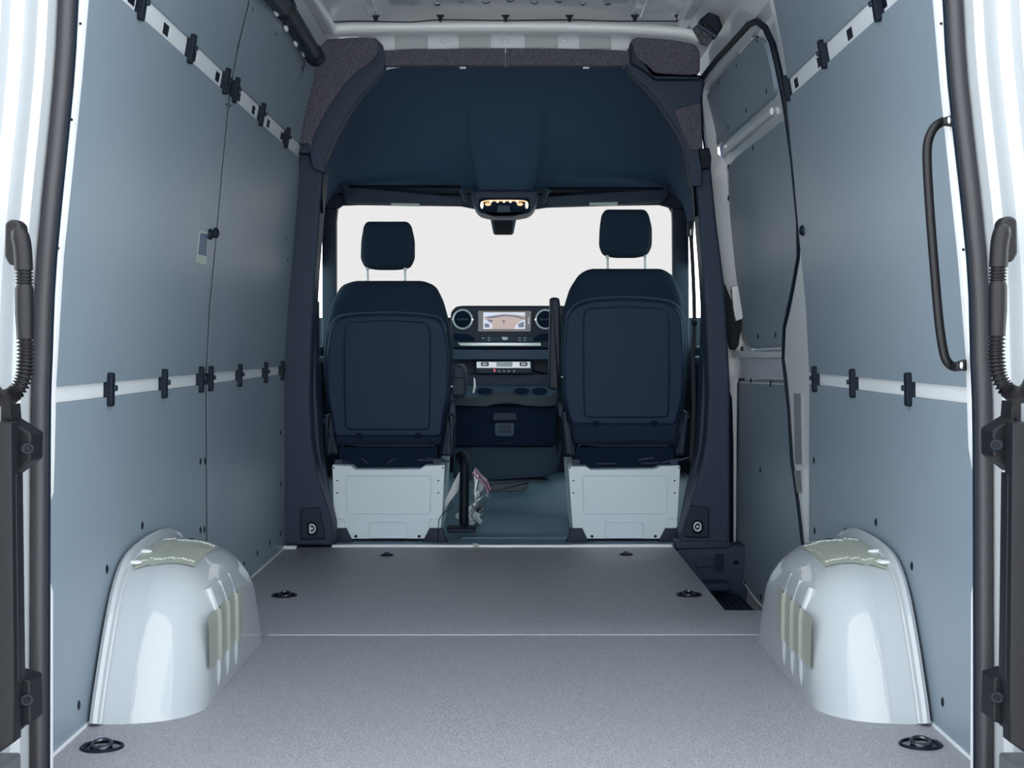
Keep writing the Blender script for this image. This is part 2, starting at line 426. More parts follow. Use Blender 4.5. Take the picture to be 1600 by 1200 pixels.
rail_mesh(1, 2.5, 4.15, ZM0 + .001, ZM1 - .001).build('wall_rail', M['rail'], wallR, smooth=30)
rail_mesh(1, 2.5, 4.12, ZU0 + .001, ZU1 - .001, sorted(holesR)).build('wall_rail', M['rail'], wallR, smooth=30)
m = MB(); m.strip(1, [(2.5, ZU0), (4.1, ZU0), (4.1, ZU1), (2.5, ZU1)], .0035, -.005, 2); m.build('hole_shade_strip', M['black'], wallR)  # hole darkness of the right rail, painted the same way
# pale pillar sheet next to the sliding door with grey pads
sh = [(p.y + -.01, p.z) for p in seal_pts[1:9]]
m = MB(); m.strip(1, [(YE - .02, .0)] + [(y, z) for y, z in sh] + [(YE - .02, 1.12)], .006, -.002, 40); m.build('pillar_sheet', M['paint2'], wallR, smooth=30)
for (ya, yb) in ((615, 725), (735, 770)):
    q = [PW(1241, ya, 1, .008), PW(1252, ya, 1, .008), PW(1254, yb, 1, .008), PW(1243, yb, 1, .008)]
    m = MB(); m.strip(1, [(p.y, p.z) for p in q], .010, .006, 4); m.build('pillar_pad', M['padg'], wallR)
# side rail of the roof above the sliding door
m = MB(); m.strip(1, [(4.02, 1.80), (5.6, 1.80), (5.6, 1.99), (4.02, 1.99)], .0, -.09, 6); m.build('roof_side_rail', M['roof'], wallR, smooth=30)
# clips
for px in (222, 298, 352, 367, 408, 447): place_clip(-1, wallL, px, zc)
zm = (ZM0 + ZM1) / 2
for px in (167, 252, 310, 325, 371, 412, 438): place_clip(-1, wallL, px, zm)
for px in (1370, 1287, 1230): place_clip(1, wallR, px, zc)
for px in (1277, 1337, 1425): place_clip(1, wallR, px, zm)
for p in [(222, 828), (268, 838), (167, 897), (123, 1110), (313, 727), (313, 834)]: place_screw(*p, -1, wallL)
for p in [(320, 726), (319, 833), (381, 887), (402, 869), (421, 853), (438, 680), (438, 760), (438, 838)]: place_screw(*p, -1, wallL)
for p in [(328.5, 366), (337, 364)]:
    m = MB(); m.ball(PW(*p, -1, .016), .0135, 7, (.8, 1, 1.15)); m.build('joint_button', M['black'], wallL)
for p in [(394, 18), (431, 57), (470, 108)]: place_screw(*p, -1, wallL, sc=.9)
for p in [(353, 166), (359, 168), (447, 375), (449, 409)]: place_screw(*p, -1, wallL, sc=.5)
for p in [(1320, 837), (1369, 823), (1425, 892), (1473, 1105), (1272, 725), (1273, 835)]: place_screw(*p, 1, wallR)
m = MB(); m.ball(PW(1254, 360, 1, .014), .0135, 7, (.8, 1, 1.15)); m.build('joint_button', M['black'], wallR)
# thin bright slit edge in the front top panel
m = MB(); m.tube([PW(479, 82, -1, .015), PW(470, 120, -1, .015), PW(458, 147, -1, .015)], .004, 8); m.build('edge_clip', M['chrome'], wallL)
# sticker
q = [PW(312, 360, -1, .0125), PW(325.5, 363, -1, .0125), PW(322, 414, -1, .0125), PW(307, 410, -1, .0125)]
st = thing('sticker', (q[0].x, q[0].y, q[2].z), 'small blue and cream sticker on left wall beside panel joint', 'sticker')
m = MB(); m.strip(-1, [(p.y, p.z) for p in q], .0130, .0122, 4); m.build('paper', M['cream'], st)
c_ = sum(q, Vector()) / 4
qq = [c_ + (p - c_) * .86 for p in q]; qq[2] = qq[1] + (qq[2] - qq[1]) * .78; qq[3] = qq[0] + (qq[3] - qq[0]) * .78
m = MB(); m.strip(-1, [(p.y, p.z) for p in qq], .0134, .0125, 4); m.build('printed_picture', M['blue'], st)

# ---- sliding door (door_1)
def dpoly(px): return [(lambda p: (p.y, p.z))(PW(a_, b_, 1, -.03)) for a_, b_ in px]
m = MB(); m.strip(1, [(4.12, -.30), (5.80, -.30), (5.85, .5), (5.84, 1.0), (5.80, 1.3), (5.66, 1.84), (4.05, 1.84), (4.05, 1.2)], -.045, -.10, 40)
door = tag(m.build('door_1', M['paint'], smooth=30), kind='structure')
def door_piece(name, px, mt, offs, corner=.05):
    pl = rnd(dpoly(px), corner, 5); m = MB(); m.strip(1, pl, offs[0], offs[1], 40); return m.build(name, M[mt], door, smooth=30)
door_piece('door_panel', [(1100, 160), (1106, 146), (1160, 80), (1178, 58), (1190, 62), (1199, 84), (1210, 142), (1205, 152), (1118, 230), (1109, 230)], 'panel', (-.030, -.045), .03)
door_piece('door_panel', [(1137, 262), (1150, 246), (1224, 188), (1240, 280), (1247, 360), (1244, 420), (1232, 500), (1230, 543), (1172, 543), (1165, 530), (1150, 430), (1140, 330)], 'panel', (-.030, -.045), .03)
door_piece('door_panel', [(1145, 597), (1238, 602), (1242, 740), (1258, 830), (1262, 1010), (1236, 988), (1205, 960), (1170, 925), (1152, 885), (1146, 800)], 'panel', (-.030, -.045), .02)
# beads and ledges of the door frame
m = MB(); m.tube(smoothpath([PW(1133, 237, 1, -.035), PW(1165, 209, 1, -.03), PW(1206, 174, 1, -.035)], 4), .012, 8, flat=.6); m.build('frame_bead', M['paint2'], door)
m = MB(); m.tube([PW(1157, 82, 1, -.035), PW(1176, 61, 1, -.035)], .006, 8); m.build('frame_bead', M['paint2'], door)
lp = dpoly([(1147, 548), (1236, 550), (1238, 594), (1147, 590)]); m = MB(); m.strip(1, lp, -.012, -.045, 4); m.build('frame_beam', M['paint'], door, bevel=.006)
lp = dpoly([(1152, 549), (1236, 549), (1236, 559), (1156, 559)]); m = MB(); m.strip(1, lp, .0, -.045, 3); m.build('frame_beam', M['paint2'], door, bevel=.006)
m = MB(); m.tube([PW(1176, 547, 1, -.02), PW(1236, 544, 1, -.02)], .006, 8); m.build('frame_bead', M['paint'], door)
lp = [PW(1146, 597, 1, -.035), PW(1146, 700, 1, -.035), PW(1146, 800, 1, -.035), PW(1150, 868, 1, -.035), PW(1158, 898, 1, -.035), PW(1178, 931, 1, -.035), PW(1202, 957, 1, -.035), PW(1236, 985, 1, -.035)]
m = MB(); m.tube(smoothpath(lp, 4), .008, 8); m.build('frame_bead', M['rail'], door)
m = MB(); m.tube([PW(1146, 597, 1, -.035), PW(1238, 601, 1, -.035)], .006, 8); m.build('frame_bead', M['rail'], door)
for p in [(1183, 67), (1151, 106), (1124, 132), (1198, 147), (1166, 177), (1138, 203), (1114, 224), (1177, 236), (1138, 266), (1138, 314), (1185, 530), (1212, 528), (1228, 529), (1152, 573), (1173, 600), (1204, 605), (1188, 739), (1146, 721), (1148, 847), (1164, 915), (1189, 938)]:
    place_screw(*p, 1, door, off=-.0295, sc=1.1)
m = MB(); m.tube(seal_pts, .0105, 8); m.build('opening_seal', M['black'], door)
# white jamb and black latch at the front edge of the door
def jam(name, px, D, t, mt, r=.004):
    m = slabpx(px, D, t, r, n=2); return m.build(name, M[mt], door)
jam('front_jamb', [(1094, 130), (1112, 128), (1122, 240), (1140, 255), (1150, 330), (1156, 430), (1172, 545), (1152, 600), (1150, 880), (1136, 880), (1136, 560), (1122, 420), (1108, 260)], 5.66, .05, 'paint')
jam('latch_cover', rnd([(1127, 440), (1133, 444), (1143, 470), (1158, 488), (1160, 505), (1154, 540), (1148, 548), (1141, 545), (1133, 500), (1125, 450)], 1.5), 5.62, .06, 'black')
jam('latch_plate', rnd([(1143, 447), (1155, 445), (1160, 470), (1161, 498), (1150, 502), (1146, 480)], 2), 5.58, .03, 'rail')
# ---- wheel arches
def arch(side):
    root = thing('wheel_arch', (side * .78, 3.5, 0), ('glossy white wheel arch on the %s side of the cargo floor' % ('left' if side < 0 else 'right')), 'wheel arch', 'wheel arches')
    prof = [(2.915, -.002), (2.935, .04), (3.01, .16), (3.085, .25), (3.165, .297), (3.27, .314), (3.40, .318), (3.53, .310), (3.64, .284), (3.72, .240), (3.79, .16), (3.86, .04), (3.88, -.002)]
    prof = [tuple(p) for p in smoothpath([Vector((a_, b_, 0)) for a_, b_ in prof], 4)]
    prof = [(p[0], p[1]) for p in prof]; N = len(prof); yc = 3.40
    nor = []
    for i in range(N):
        a_ = Vector(prof[max(0, i - 1)]); b_ = Vector(prof[min(N - 1, i + 1)]); t = (b_ - a_).normalized(); nn = Vector((-t.y, t.x)); nor.append(nn)
    nor[0] = Vector((-1, 0)); nor[-1] = Vector((1, 0))
    def ring(x, d):
        out = []
        for i in range(N):
            y = prof[i][0] - nor[i].x * d; z = max(-.002, prof[i][1] - nor[i].y * d)
            if i in (0, N - 1): z = -.002
            out.append(Vector((side * x, y, z)))
        return out
    xin = .662; RA = .15; R = .13; rings = [ring(.876, 0), ring(.85, .001), ring(.80, .004)]
    x0 = xin + RA
    for k in range(0, 9):
        an = k / 8 * PI / 2
        rings.append(ring(x0 - RA * math.sin(an), .005 + R * (1 - math.cos(an))))
    # inner face closes towards a line at floor level
    last = rings[-1]
    for k in (.8, .6, .4, .2, .02):
        rings.append([Vector((p.x - side * 0, yc + (p.y - yc) * (k if True else 1), -.002 + (p.z + .002) * k)) for p in last])
    m = MB(); vs = [p for r in rings for p in r]; fs = []
    for i in range(len(rings) - 1):
        for k in range(N - 1): fs.append((i * N + k, i * N + k + 1, (i + 1) * N + k + 1, (i + 1) * N + k))
    m.add(vs, fs)
    def dome(z, t): return t
    m.build('arch_shell', M['arch'], root, smooth=50)
    # flange along the wall
    fp = [Vector((side * .863, y + (-.012 if y < 3.4 else .012), max(0, z + .006))) for y, z in prof]
    m = MB(); m.tube(fp, .014, 8, flat=.8); m.build('flange', M['arch'], root)
    fp = [Vector((side * .856, p.y + (.012 if p.y < 3.4 else -.012), max(0, p.z - .006))) for p in fp]
    m = MB(); m.tube(fp, .008, 8); m.build('flange_bead', M['arch'], root)
    # surface lookup: inner face / top
    for k, yy in enumerate((3.18, 3.28, 3.38)):
        m = MB(); pts = [Vector((side * (xin + .010), yy, .02)), Vector((side * (xin + .005), yy, .05)), Vector((side * (xin + .005), yy, .16)), Vector((side * (xin + .008), yy, .19)), Vector((side * (xin + .024), yy, .24))]
        m.tube(smoothpath(pts, 3), [.005] + [.012] * 10 + [.010, .007], 10, flat=.9) if False else m.tube(smoothpath(pts, 3), .011, 10)
        m.build('rib', M['arch'], root)
    # film patch across the ribs: follows ribs
    def fpatch(u, v):
        yy = 3.07 + .39 * u; z = .080 + .115 * v
        d = min(abs(yy - q) for q in (3.18, 3.28, 3.38)); x = xin - .0022 - max(0, math.sqrt(max(0, .0118 ** 2 - d * d)) - .005)
        ann = max(0, (z - .158)); x += ann * ann * 2.0
        return Vector((side * x, yy, z))
    m = MB(); m.grid(fpatch, 60, 8); m.build('film_patch', M['tape'], root, smooth=40)
    # film patch on top (rounded shoulder)
    def tpatch(u, v):
        yy = 3.14 + .28 * u + .08 * v; xx = .845 - .12 * v
        k = (yy - 3.0)
        zt = 0.0
        for (a0, b0), (a1, b1) in zip(prof, prof[1:]):
            if a0 <= yy <= a1: zt = b0 + (b1 - b0) * (yy - a0) / (a1 - a0)
        dx = x0 - xx
        if dx > 0: zt -= .004 + R * (1 - math.sqrt(max(0, 1 - min(1, dx / RA) ** 2)))
        return Vector((side * xx, yy, zt + .0015))
    m = MB(); m.grid(tpatch, 16, 16); m.build('film_patch', M['tape'], root, smooth=60)
    m = MB()
    for row in (.12, .93):
        for k in range(16):
            p = tpatch(row + random.uniform(-.02, .02), .05 + k * .058); L_ = random.uniform(.006, .016)
            m.ball(p + Vector((0, 0, .0005)), .004, 4, (1.3, L_ / .008, .5))
    m.build('film_wrinkle', M['tapel'], root)['kind'] = 'stuff'
    for yy in (3.16, 3.245):
        m = MB(); m.ball((side * .845, yy, .302 + (.012 if yy > 3.2 else 0)), .012, 6, (1.5, 1, .45)); m.build('bump', M['paint2'], root)
    # shade where the arch meets the wall on top is a black patch, placed below
    return root
arch(-1); arch(1)
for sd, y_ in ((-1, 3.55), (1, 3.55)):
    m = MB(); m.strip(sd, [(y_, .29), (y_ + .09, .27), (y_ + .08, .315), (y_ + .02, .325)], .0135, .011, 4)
    m.build('painted_gap_shadow', M['black'], wallL if sd < 0 else wallR)  # black patch painting the shadow of the gap above the arch

# ---- floor tie-down points
def tiedown(px, py, label, sc=1.0, mirror=1):
    p = PF(px, py); r = thing('tie_down_ring', (p.x, p.y, 0), label, 'tie-down ring', 'recessed tie-down rings in the floor')
    m = MB(); R_ = .037 * sc
    rim = [Vector((p.x + R_ * math.cos(t) * (1.12 if math.cos(t) * mirror > 0 else 1.0), p.y + R_ * math.sin(t), .0018)) for t in [2 * PI * k / 28 for k in range(28)]]
    m.tube(rim, .0035, 6, closed=True); m.build('rim', M['black'], r)
    m = MB(); o = [(q.x, q.y) for q in rim]; m.pillow(o, XY, .0016, .0004, .0005, 1); m.build('cup', M['scr_blk'], r)
    m = MB(); rg = [Vector((p.x + .018 * sc * math.cos(t), p.y + .018 * sc * math.sin(t) + .004, .006 + .004 * math.sin(t))) for t in [2 * PI * k / 24 for k in range(24)]]
    m.tube(rg, .0042 * sc, 8, closed=True); m.build('ring', M['ringm'], r)
    m = MB(); m.bx(p.x - mirror * .033 * sc - .004, p.x - mirror * .033 * sc + .004, p.y - .02 * sc, p.y + .02 * sc, .001, .005); m.build('hinge_bar', M['black'], r, bevel=.001)
    return r
tiedown(158, 1168, 'black recessed ring in floor behind the left wheel arch', 1.0)
tiedown(1440, 1164, 'black recessed ring in floor behind the right wheel arch', 1.0, -1)
tiedown(445, 931, 'black recessed ring in floor ahead of left wheel arch', .95, -1)
tiedown(1076, 930, 'black recessed ring in floor beside the step well corner', .95)
tiedown(604, 868, 'tiny recessed ring in floor behind the left seat', .55)
tiedown(978, 867, 'tiny recessed ring in floor behind the right seat', .55)

# ---- ceiling
def roofz(x):
    ax = abs(x)
    if ax > .6: return 2.035 - (ax - .6) ** 1.5 * 2.2
    return 2.065 - .03 * (ax / .6) ** 2
m = MB(); m.grid(lambda u, v: Vector((-.76 + 1.52 * u, 2.35 + 3.2 * v, roofz(-.76 + 1.52 * u))), 40, 6)
m.grid(lambda u, v: Vector((-.76 + 1.52 * u, 2.35 + 3.2 * v, roofz(-.76 + 1.52 * u) + .05)), 40, 6)
ceil = tag(m.build('ceiling', M['roof'], smooth=40), kind='structure')
def rib_roof(xc, wd_, hgt, y0=2.6, y1=5.34):
    m = MB(); z = roofz(xc)
    o = rnd([(xc - wd_ / 2 - .012, z + .004), (xc - wd_ / 2, z - hgt), (xc + wd_ / 2, z - hgt), (xc + wd_ / 2 + .012, z + .004)], [0, .006, .006, 0])
    m.pillow(o, XZ, y0, y1, .004, 2); m.build('roof_rib', M['roof'], ceil)
for xc in (-.683, -.508, .474, .652): rib_roof(xc, .035, .022)
for xc in (-.30, -.10, .10, .28): rib_roof(xc, .06, .008, 2.6, 5.2)
m = MB()
for k in range(9):
    xc = -.36 + k * .09; m.ball((xc, 5.22 + .03 * (k % 2), roofz(xc) - .004), .016, 6, (1.2, 1, .5))
m.build('roof_stud', M['chrome'], ceil)['kind'] = 'stuff'
for xa, xb in ((-.44, -.33), (-.27, -.13), (.03, .10), (.17, .30), (.34, .43)):
    m = MB(); m.bx(xa, xb, 5.0, 5.19, roofz(xa) - .012, roofz(xb) + .002); m.build('damping_patch', M['patch'], ceil, smooth=0)
# roof bow: white smooth band + header panel
bow = [(490, 52), (510, 46), (600, 43.5), (700, 42.5), (800, 42), (900, 43), (1000, 46), (1070, 52), (1090, 58)]
bt = smoothpath([P(a_, b_, 5.36) for a_, b_ in bow], 4)
m = MB(); vs = []; secs = [(-.0, .022), (.022, .016), (.028, 0), (.020, -.013), (0, -.020), (-.05, -.020), (-.05, .022)]
for p in bt:
    for dy, dz in secs: vs.append(Vector((p.x, p.y - dy, p.z + dz)))
n = len(secs); fs = []
for i in range(len(bt) - 1):
    for k in range(n): fs.append((i * n + k, i * n + (k + 1) % n, (i + 1) * n + (k + 1) % n, (i + 1) * n + k))
fs += [tuple(range(n)), tuple((len(bt) - 1) * n + k for k in range(n))]
m.add(vs, fs); m.build('roof_bow', M['bow'], ceil, smooth=60)
m = slabpx([(560, 50), (640, 47), (800, 46), (960, 48), (1040, 54), (1040, 84), (960, 84), (800, 84), (640, 84), (560, 84)], 5.475, .03, .003); m.build('header_panel', M['roof'], ceil)
for xa, xb in ((617, 668), (717, 767), (820, 872), (905, 955)):
    m = slabpx([(xa, 55), (xb, 55), (xb, 76), (xa, 77)], 5.468, .01, .001); m.build('damping_patch', M['patch'], ceil)
for x_ in (605, 637, 665, 728, 790, 852, 913, 943, 975):
    m = slabpx([(x_ - 7, 51), (x_ + 7, 51), (x_ + 7, 54), (x_ - 7, 54)], 5.455, .03, .001); m.build('header_slot', M['paint2'], ceil)
for x_ in (695, 789, 881):
    m = MB(); m.ball(P(x_, 64, 5.475), .013, 6, (1.2, .4, .7)); m.build('header_stud', M['paint2'], ceil)
wire = smoothpath([P(485, 50, 5.30), P(492, 40, 5.30), P(515, 35, 5.30), P(560, 33, 5.3), P(640, 34.5, 5.3), P(688, 31, 5.3), P(790, 32, 5.3), P(890, 31, 5.3), P(960, 33, 5.3), P(1060, 33, 5.3)], 5)
wr = thing('roof_wire', wire[0], 'thin black wire clipped along the roof above the cab', 'wire')
m = MB(); m.tube(wire, .0022, 6); m.build('wire_strand', M['black'], wr)
for x_ in (587, 688, 790, 890, 992, 1060):
    m = MB(); p = P(x_, 27, 5.3); m.pillow(rnd([(p.x - .016, p.z + .008), (p.x + .016, p.z + .008), (p.x + .008, p.z - .002), (p.x + .005, p.z - .016), (p.x - .005, p.z - .016), (p.x - .008, p.z - .002)], .002, 2), XZ, 5.29, 5.31, .002, 2)
    m.build('wire_clip', M['black'], wr)
# black duct along upper left corner
dr = thing('roof_duct', P(490, 95, 5.1), 'thick black pipe running along the upper left roof corner', 'pipe')
m = MB(); m.tube([P(405, -40, 3.95), P(440, 8, 4.45), P(452, 22, 4.6), P(490, 84, 5.08), P(496, 96, 5.14)], [.03, .03, .03, .030, .02], 16); m.build('pipe', M['plastic2'], dr)
m = MB(); m.cyl(P(443, 10, 4.5), P(490, 84, 5.08) - P(440, 8, 4.45), .038, .05, 18); m.build('collar', M['black'], dr)
m = MB(); m.cyl(P(491, 86, 5.09), P(490, 84, 5.08) - P(452, 22, 4.6), .035, .06, 18); m.build('end_cap', M['black'], dr)
for (a_, b_) in ((432, 20), (447, 44), (462, 68), (475, 84)):
    m = MB(); m.ball(PW(a_, b_, -1, .02), .012, 5, (.7, 2.2, .9)); m.build('bracket', M['alu'], dr)
# black unit above the right cab corner
ur = thing('roof_vent_unit', P(1115, 50, 4.9), 'small black vent box in the upper right roof corner', 'vent box')
m = slabpx(rnd([(1093, 30), (1108, 18), (1124, 24), (1130, 42), (1120, 56), (1100, 44)], 3), 4.86, .08, .01); m.build('housing', M['black'], ur)
m = slabpx([(1084, 42), (1095, 34), (1118, 54), (1108, 68), (1098, 66)], 4.90, .05, .008); m.build('crinkled_cover', mat('crinkled_insulation', (.12, .13, .15), .35, metal=.5, bump=(80, 1, .02)), ur)
m = MB(); m.tube([P(1090, 38, 4.84), P(1120, 58, 4.84)], .006, 8); m.build('clamp', M['plastic'], ur)

# ---- rear opening frames (trim_1 left, trim_2 right)
def rear_frame(side):
    def fx(px, D): return side * abs(P(800 + side * 0 + (px - 800), 0, D).x)
    # seal centre line on the left photo side; mirrored about x=797
    L_in = [(-60, 143), (0, 138), (130, 127), (400, 99), (600, 87), (700, 85), (770, 83), (805, 71), (885, 71), (925, 82), (1200, 82), (1300, 82)]
    R_in = [(-60, 1452), (0, 1458), (130, 1469), (400, 1497), (560, 1510), (640, 1512), (700, 1514), (770, 1526), (800, 1527), (885, 1527), (930, 1518), (1200, 1517), (1300, 1517)]
    L_seal = [(-60, 109), (0, 104.5), (130, 97), (400, 71), (560, 64), (700, 61), (1200, 60), (1330, 60)]
    R_seal = [(-60, 1485), (0, 1491), (130, 1499), (400, 1528), (560, 1534), (700, 1538), (1200, 1539), (1330, 1539)]
    inn = L_in if side < 0 else R_in; sl = L_seal if side < 0 else R_seal
    D = 2.47
    poly = [(P(x, y, D).x, P(x, y, D).z) for y, x in inn]
    outer = [(side * .90, poly[-1][1]), (side * .90, .7), (side * .86, poly[0][1] + .5), (side * .70, 1.93)]
    top = (side * .60, 1.93)
    m = MB(); m.pillow(poly[::-1] + [(side * .66, 1.85), top] + outer[::-1], XZ, 2.452, 2.475, .002, 2)
    fr = m.build('trim_1' if side < 0 else 'trim_2', M['paint2'], smooth=30); tag(fr, kind='structure')
    # small holes in the flange
    for yy in ((37, 187, 388, 574, 743, 932) if side < 0 else (37, 390, 560, 740, 930)):
        for k in range(len(inn) - 1):
            if inn[k][0] <= yy <= inn[k + 1][0]:
                t = (yy - inn[k][0]) / (inn[k + 1][0] - inn[k][0]); xx = inn[k][1] * (1 - t) + inn[k + 1][1] * t
        m = MB(); m.cyl(P(xx + side * 9, yy, 2.451), (0, 1, 0), .0022, .003, 10); m.build('flange_hole', M['black'], fr)
    # rubber weather seal: two lobes
    c = smoothpath([P(x, y, 2.41) for y, x in sl] , 3); c = [Vector((side * .60, 2.41, 1.90)), Vector((side * .69, 2.41, 1.80))] + c
    m = MB(); m.tube(c, .0135, 12); m.build('rubber_seal', M['seal'], fr)
    m = MB(); m.tube([p + Vector((-side * .005, .02, 0)) for p in c], .009, 8); m.build('seal_lip', M['black'], fr)
    # door jamb: cross-section swept along the seal line, outwards and rearwards
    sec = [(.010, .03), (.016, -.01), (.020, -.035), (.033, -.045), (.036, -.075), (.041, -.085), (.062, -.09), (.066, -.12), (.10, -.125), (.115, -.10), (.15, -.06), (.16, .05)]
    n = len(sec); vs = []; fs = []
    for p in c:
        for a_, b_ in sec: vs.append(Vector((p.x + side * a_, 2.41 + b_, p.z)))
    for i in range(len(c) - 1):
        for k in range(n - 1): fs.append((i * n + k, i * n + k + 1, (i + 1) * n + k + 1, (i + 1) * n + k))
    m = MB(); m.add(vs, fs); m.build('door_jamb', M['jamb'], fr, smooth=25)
    return fr
fL = rear_frame(-1); fR = rear_frame(1)
# outer skin of the van (so a step to the side still shows a body)
for sd, nm in ((-1, 'trim_3'), (1, 'trim_4')):
    m = MB(); m.grid(lambda u, v: Vector((sd * (w(-.4 + 2.3 * v) + .10), 2.36 + 5.0 * u * (1 if sd < 0 else 1), -.4 + 2.3 * v)), 2, 14)
    if sd > 0: pass
    # leave the cab window openings free: skin only as far as the cab doors
    m = MB(); m.strip(sd, [(2.36, -.45), (5.62, -.45), (5.62, 1.95), (2.36, 1.95)], -.108, -.116, 20)
    tag(m.build(nm, M['paint2'], smooth=30), kind='structure')
m = MB(); m.bx(-.985, .985, 2.38, 7.3, -.30, -.215); m.bx(-.88, .88, 2.30, 2.36, -.30, -.013); tag(m.build('trim_5', M['galv'], smooth=0), kind='structure')
# grey bumper step with corners
bs = thing('rear_bumper_step', (0, 2.2, -.35), 'grey plastic bumper step at the rear sill corners', 'bumper')
m = MB(); m.bx(-.92, .92, 2.05, 2.30, -.35, -.06); m.build('step_pad', M['galv'], bs, bevel=.01)
for sd in (-1, 1):
    m = MB(); m.bx(min(sd * .80, sd * .92), max(sd * .80, sd * .92), 2.16, 2.29, -.06, .125); m.build('corner_cap', M['galv'], bs, bevel=.006)

# ---- grab handle at the right
gpx = [(1488, 186), (1478, 188), (1462, 197), (1453, 212), (1449, 230), (1449, 262), (1453, 330), (1460, 420), (1467, 500), (1474, 548), (1480, 565), (1490, 573), (1502, 572)]
gh = thing('grab_handle', P(1502, 572, 2.55), 'long black grab handle bolted to the right rear pillar', 'grab handle')
m = MB(); m.tube(smoothpath([P(a_, b_, 2.50 if 0 < i < 12 else 2.46) for i, (a_, b_) in enumerate(gpx)], 5), .0082, 14); m.build('bar', M['rubber'], gh)
for (a_, b_) in ((1485, 188), (1504, 571)):
    m = slabpx(rnd([(a_ - 10, b_ - 5), (a_ + 7, b_ - 10), (a_ + 7, b_ + 9), (a_ - 10, b_ + 7)], 3), 2.435, .014, .003); m.build('mount', M['rubber'], gh)
    m = MB(); m.ball(P(a_ - 1, b_, 2.434), .0062, 8, (.8, .6, 1.1)); m.build('bolt', M['chrome'], gh)
# ---- wiring conduits
def conduit(side):
    X = (lambda x: x) if side < 0 else (lambda x: 1597 - x + 0)
    dy = 0 if side < 0 else -5
    r = thing('wiring_conduit', P(X(30), 634, 2.22), 'black corrugated wiring conduit looping beside the %s rear opening' % ('left' if side < 0 else 'right'), 'conduit', 'rear door wiring conduits')
    D = 2.24
    # flat base plate + elbow
    m = MB(); o = px2([(X(a_), b_ + dy) for a_, b_ in rnd([(12, 350), (19, 344), (30, 344), (38, 352), (40, 372), (38, 410), (26, 416), (18, 414), (11, 402)], 4)], D + .03)
    m.pillow(o, XZ, D + .015, D + .05, .006, 3); m.build('base_plate', M['rubber'], r)
    ctr = [(25, 358), (30, 366), (34, 380), (36, 400), (37, 421)]
    m = MB(); pth = smoothpath([P(X(a_), b_ + dy, D) for a_, b_ in ctr], 5); nn = len(pth)
    m.tube(pth, [.009 + .0055 * min(1, i / 6) for i in range(nn)], 14, flat=1.0); m.build('elbow', M['rubber'], r)
    def corr(pts, r0, r1, pitch, D0=D):
        pth = smoothpath([P(X(a_), b_ + dy, d_) for a_, b_, d_ in pts], 30); L = [0]
        for a_, b_ in zip(pth, pth[1:]): L.append(L[-1] + (b_ - a_).length)
        out = []; rr = []; s_ = 0; k = 0; i = 0
        step = pitch / 4
        while s_ < L[-1]:
            while i < len(L) - 2 and L[i + 1] < s_: i += 1
            t = (s_ - L[i]) / max(1e-9, L[i + 1] - L[i]); out.append(pth[i].lerp(pth[i + 1], t))
            rr.append((r1, r1, r0, r0)[k % 4]); k += 1; s_ += step
        m = MB(); m.tube(out, rr, 14); m.build('corrugated_hose', M['rubber'], r)
    corr([(37.5, 421, D), (38, 433, D), (38, 446, D)], .0110, .0140, .0052)
    m = MB(); m.tube([P(X(38), 445 + dy, D), P(X(38), 452 + dy, D), P(X(38.5), 490 + dy, D), P(X(39.5), 528 + dy, D)], [.0122, .0143, .0146, .0130], 16); m.build('sleeve', M['rubber'], r)
    corr([(39.5, 528, D), (40, 560, D), (37, 590, D - .005), (25, 612, D - .01), (8, 622, D - .03), (-8, 616, D - .06), (-20, 590, D - .09), (-28, 540, D - .12)], .0095, .0138, .0062)
    m = slabpx([(X(0), 632 + dy), (X(16), 632 + dy), (X(18), 657), (X(0), 660)], 2.25, .05, .004); m.build('hose_bracket', M['extp'], r)
conduit(-1); conduit(1)
# ---- hinges
def hinge(side, y0, label, small):
    X = (lambda x: x) if side < 0 else (lambda x: 1600 - x)
    r = thing('door_hinge', P(X(20), y0 + 90, 2.27), label, 'door hinge', 'rear door hinge covers')
    if not small: pts = [(10, y0), (14, y0), (49, y0 + 22), (48, y0 + 64), (14, y0 + 90), (10, y0 + 88)]
    else: pts = [(20, y0), (47, y0 + 8), (49, y0 + 75), (30, y0 + 82), (14, y0 + 100), (14, y0 + 6)]
    m = slabpx([(X(a_), b_) for a_, b_ in pts], 2.25, .06, .004, corner=.004); m.build('hinge_cover', M['extp'], r)
    c = (43, y0 + 45) if not small else (42, y0 + 38)
    m = MB(); m.tube([P(X(c[0]), c[1], 2.255), P(X(c[0]), c[1], 2.243)], [.011, .009], 16); m.build('bolt_recess', M['black'], r)
    m = MB(); m.cyl(P(X(c[0] + 1), c[1], 2.240), (0, 1, 0), .005, .006, 6); m.build('bolt', M['extp'], r)
hinge(-1, 656, 'upper triangular black hinge cover at the left rear opening', False)
hinge(1, 650, 'upper triangular black hinge cover at the right rear opening', False)
hinge(-1, 1056, 'lower black hinge cover at the left rear opening, above bumper corner', True)
hinge(1, 1052, 'lower black hinge cover at the right rear opening, above bumper corner', True)
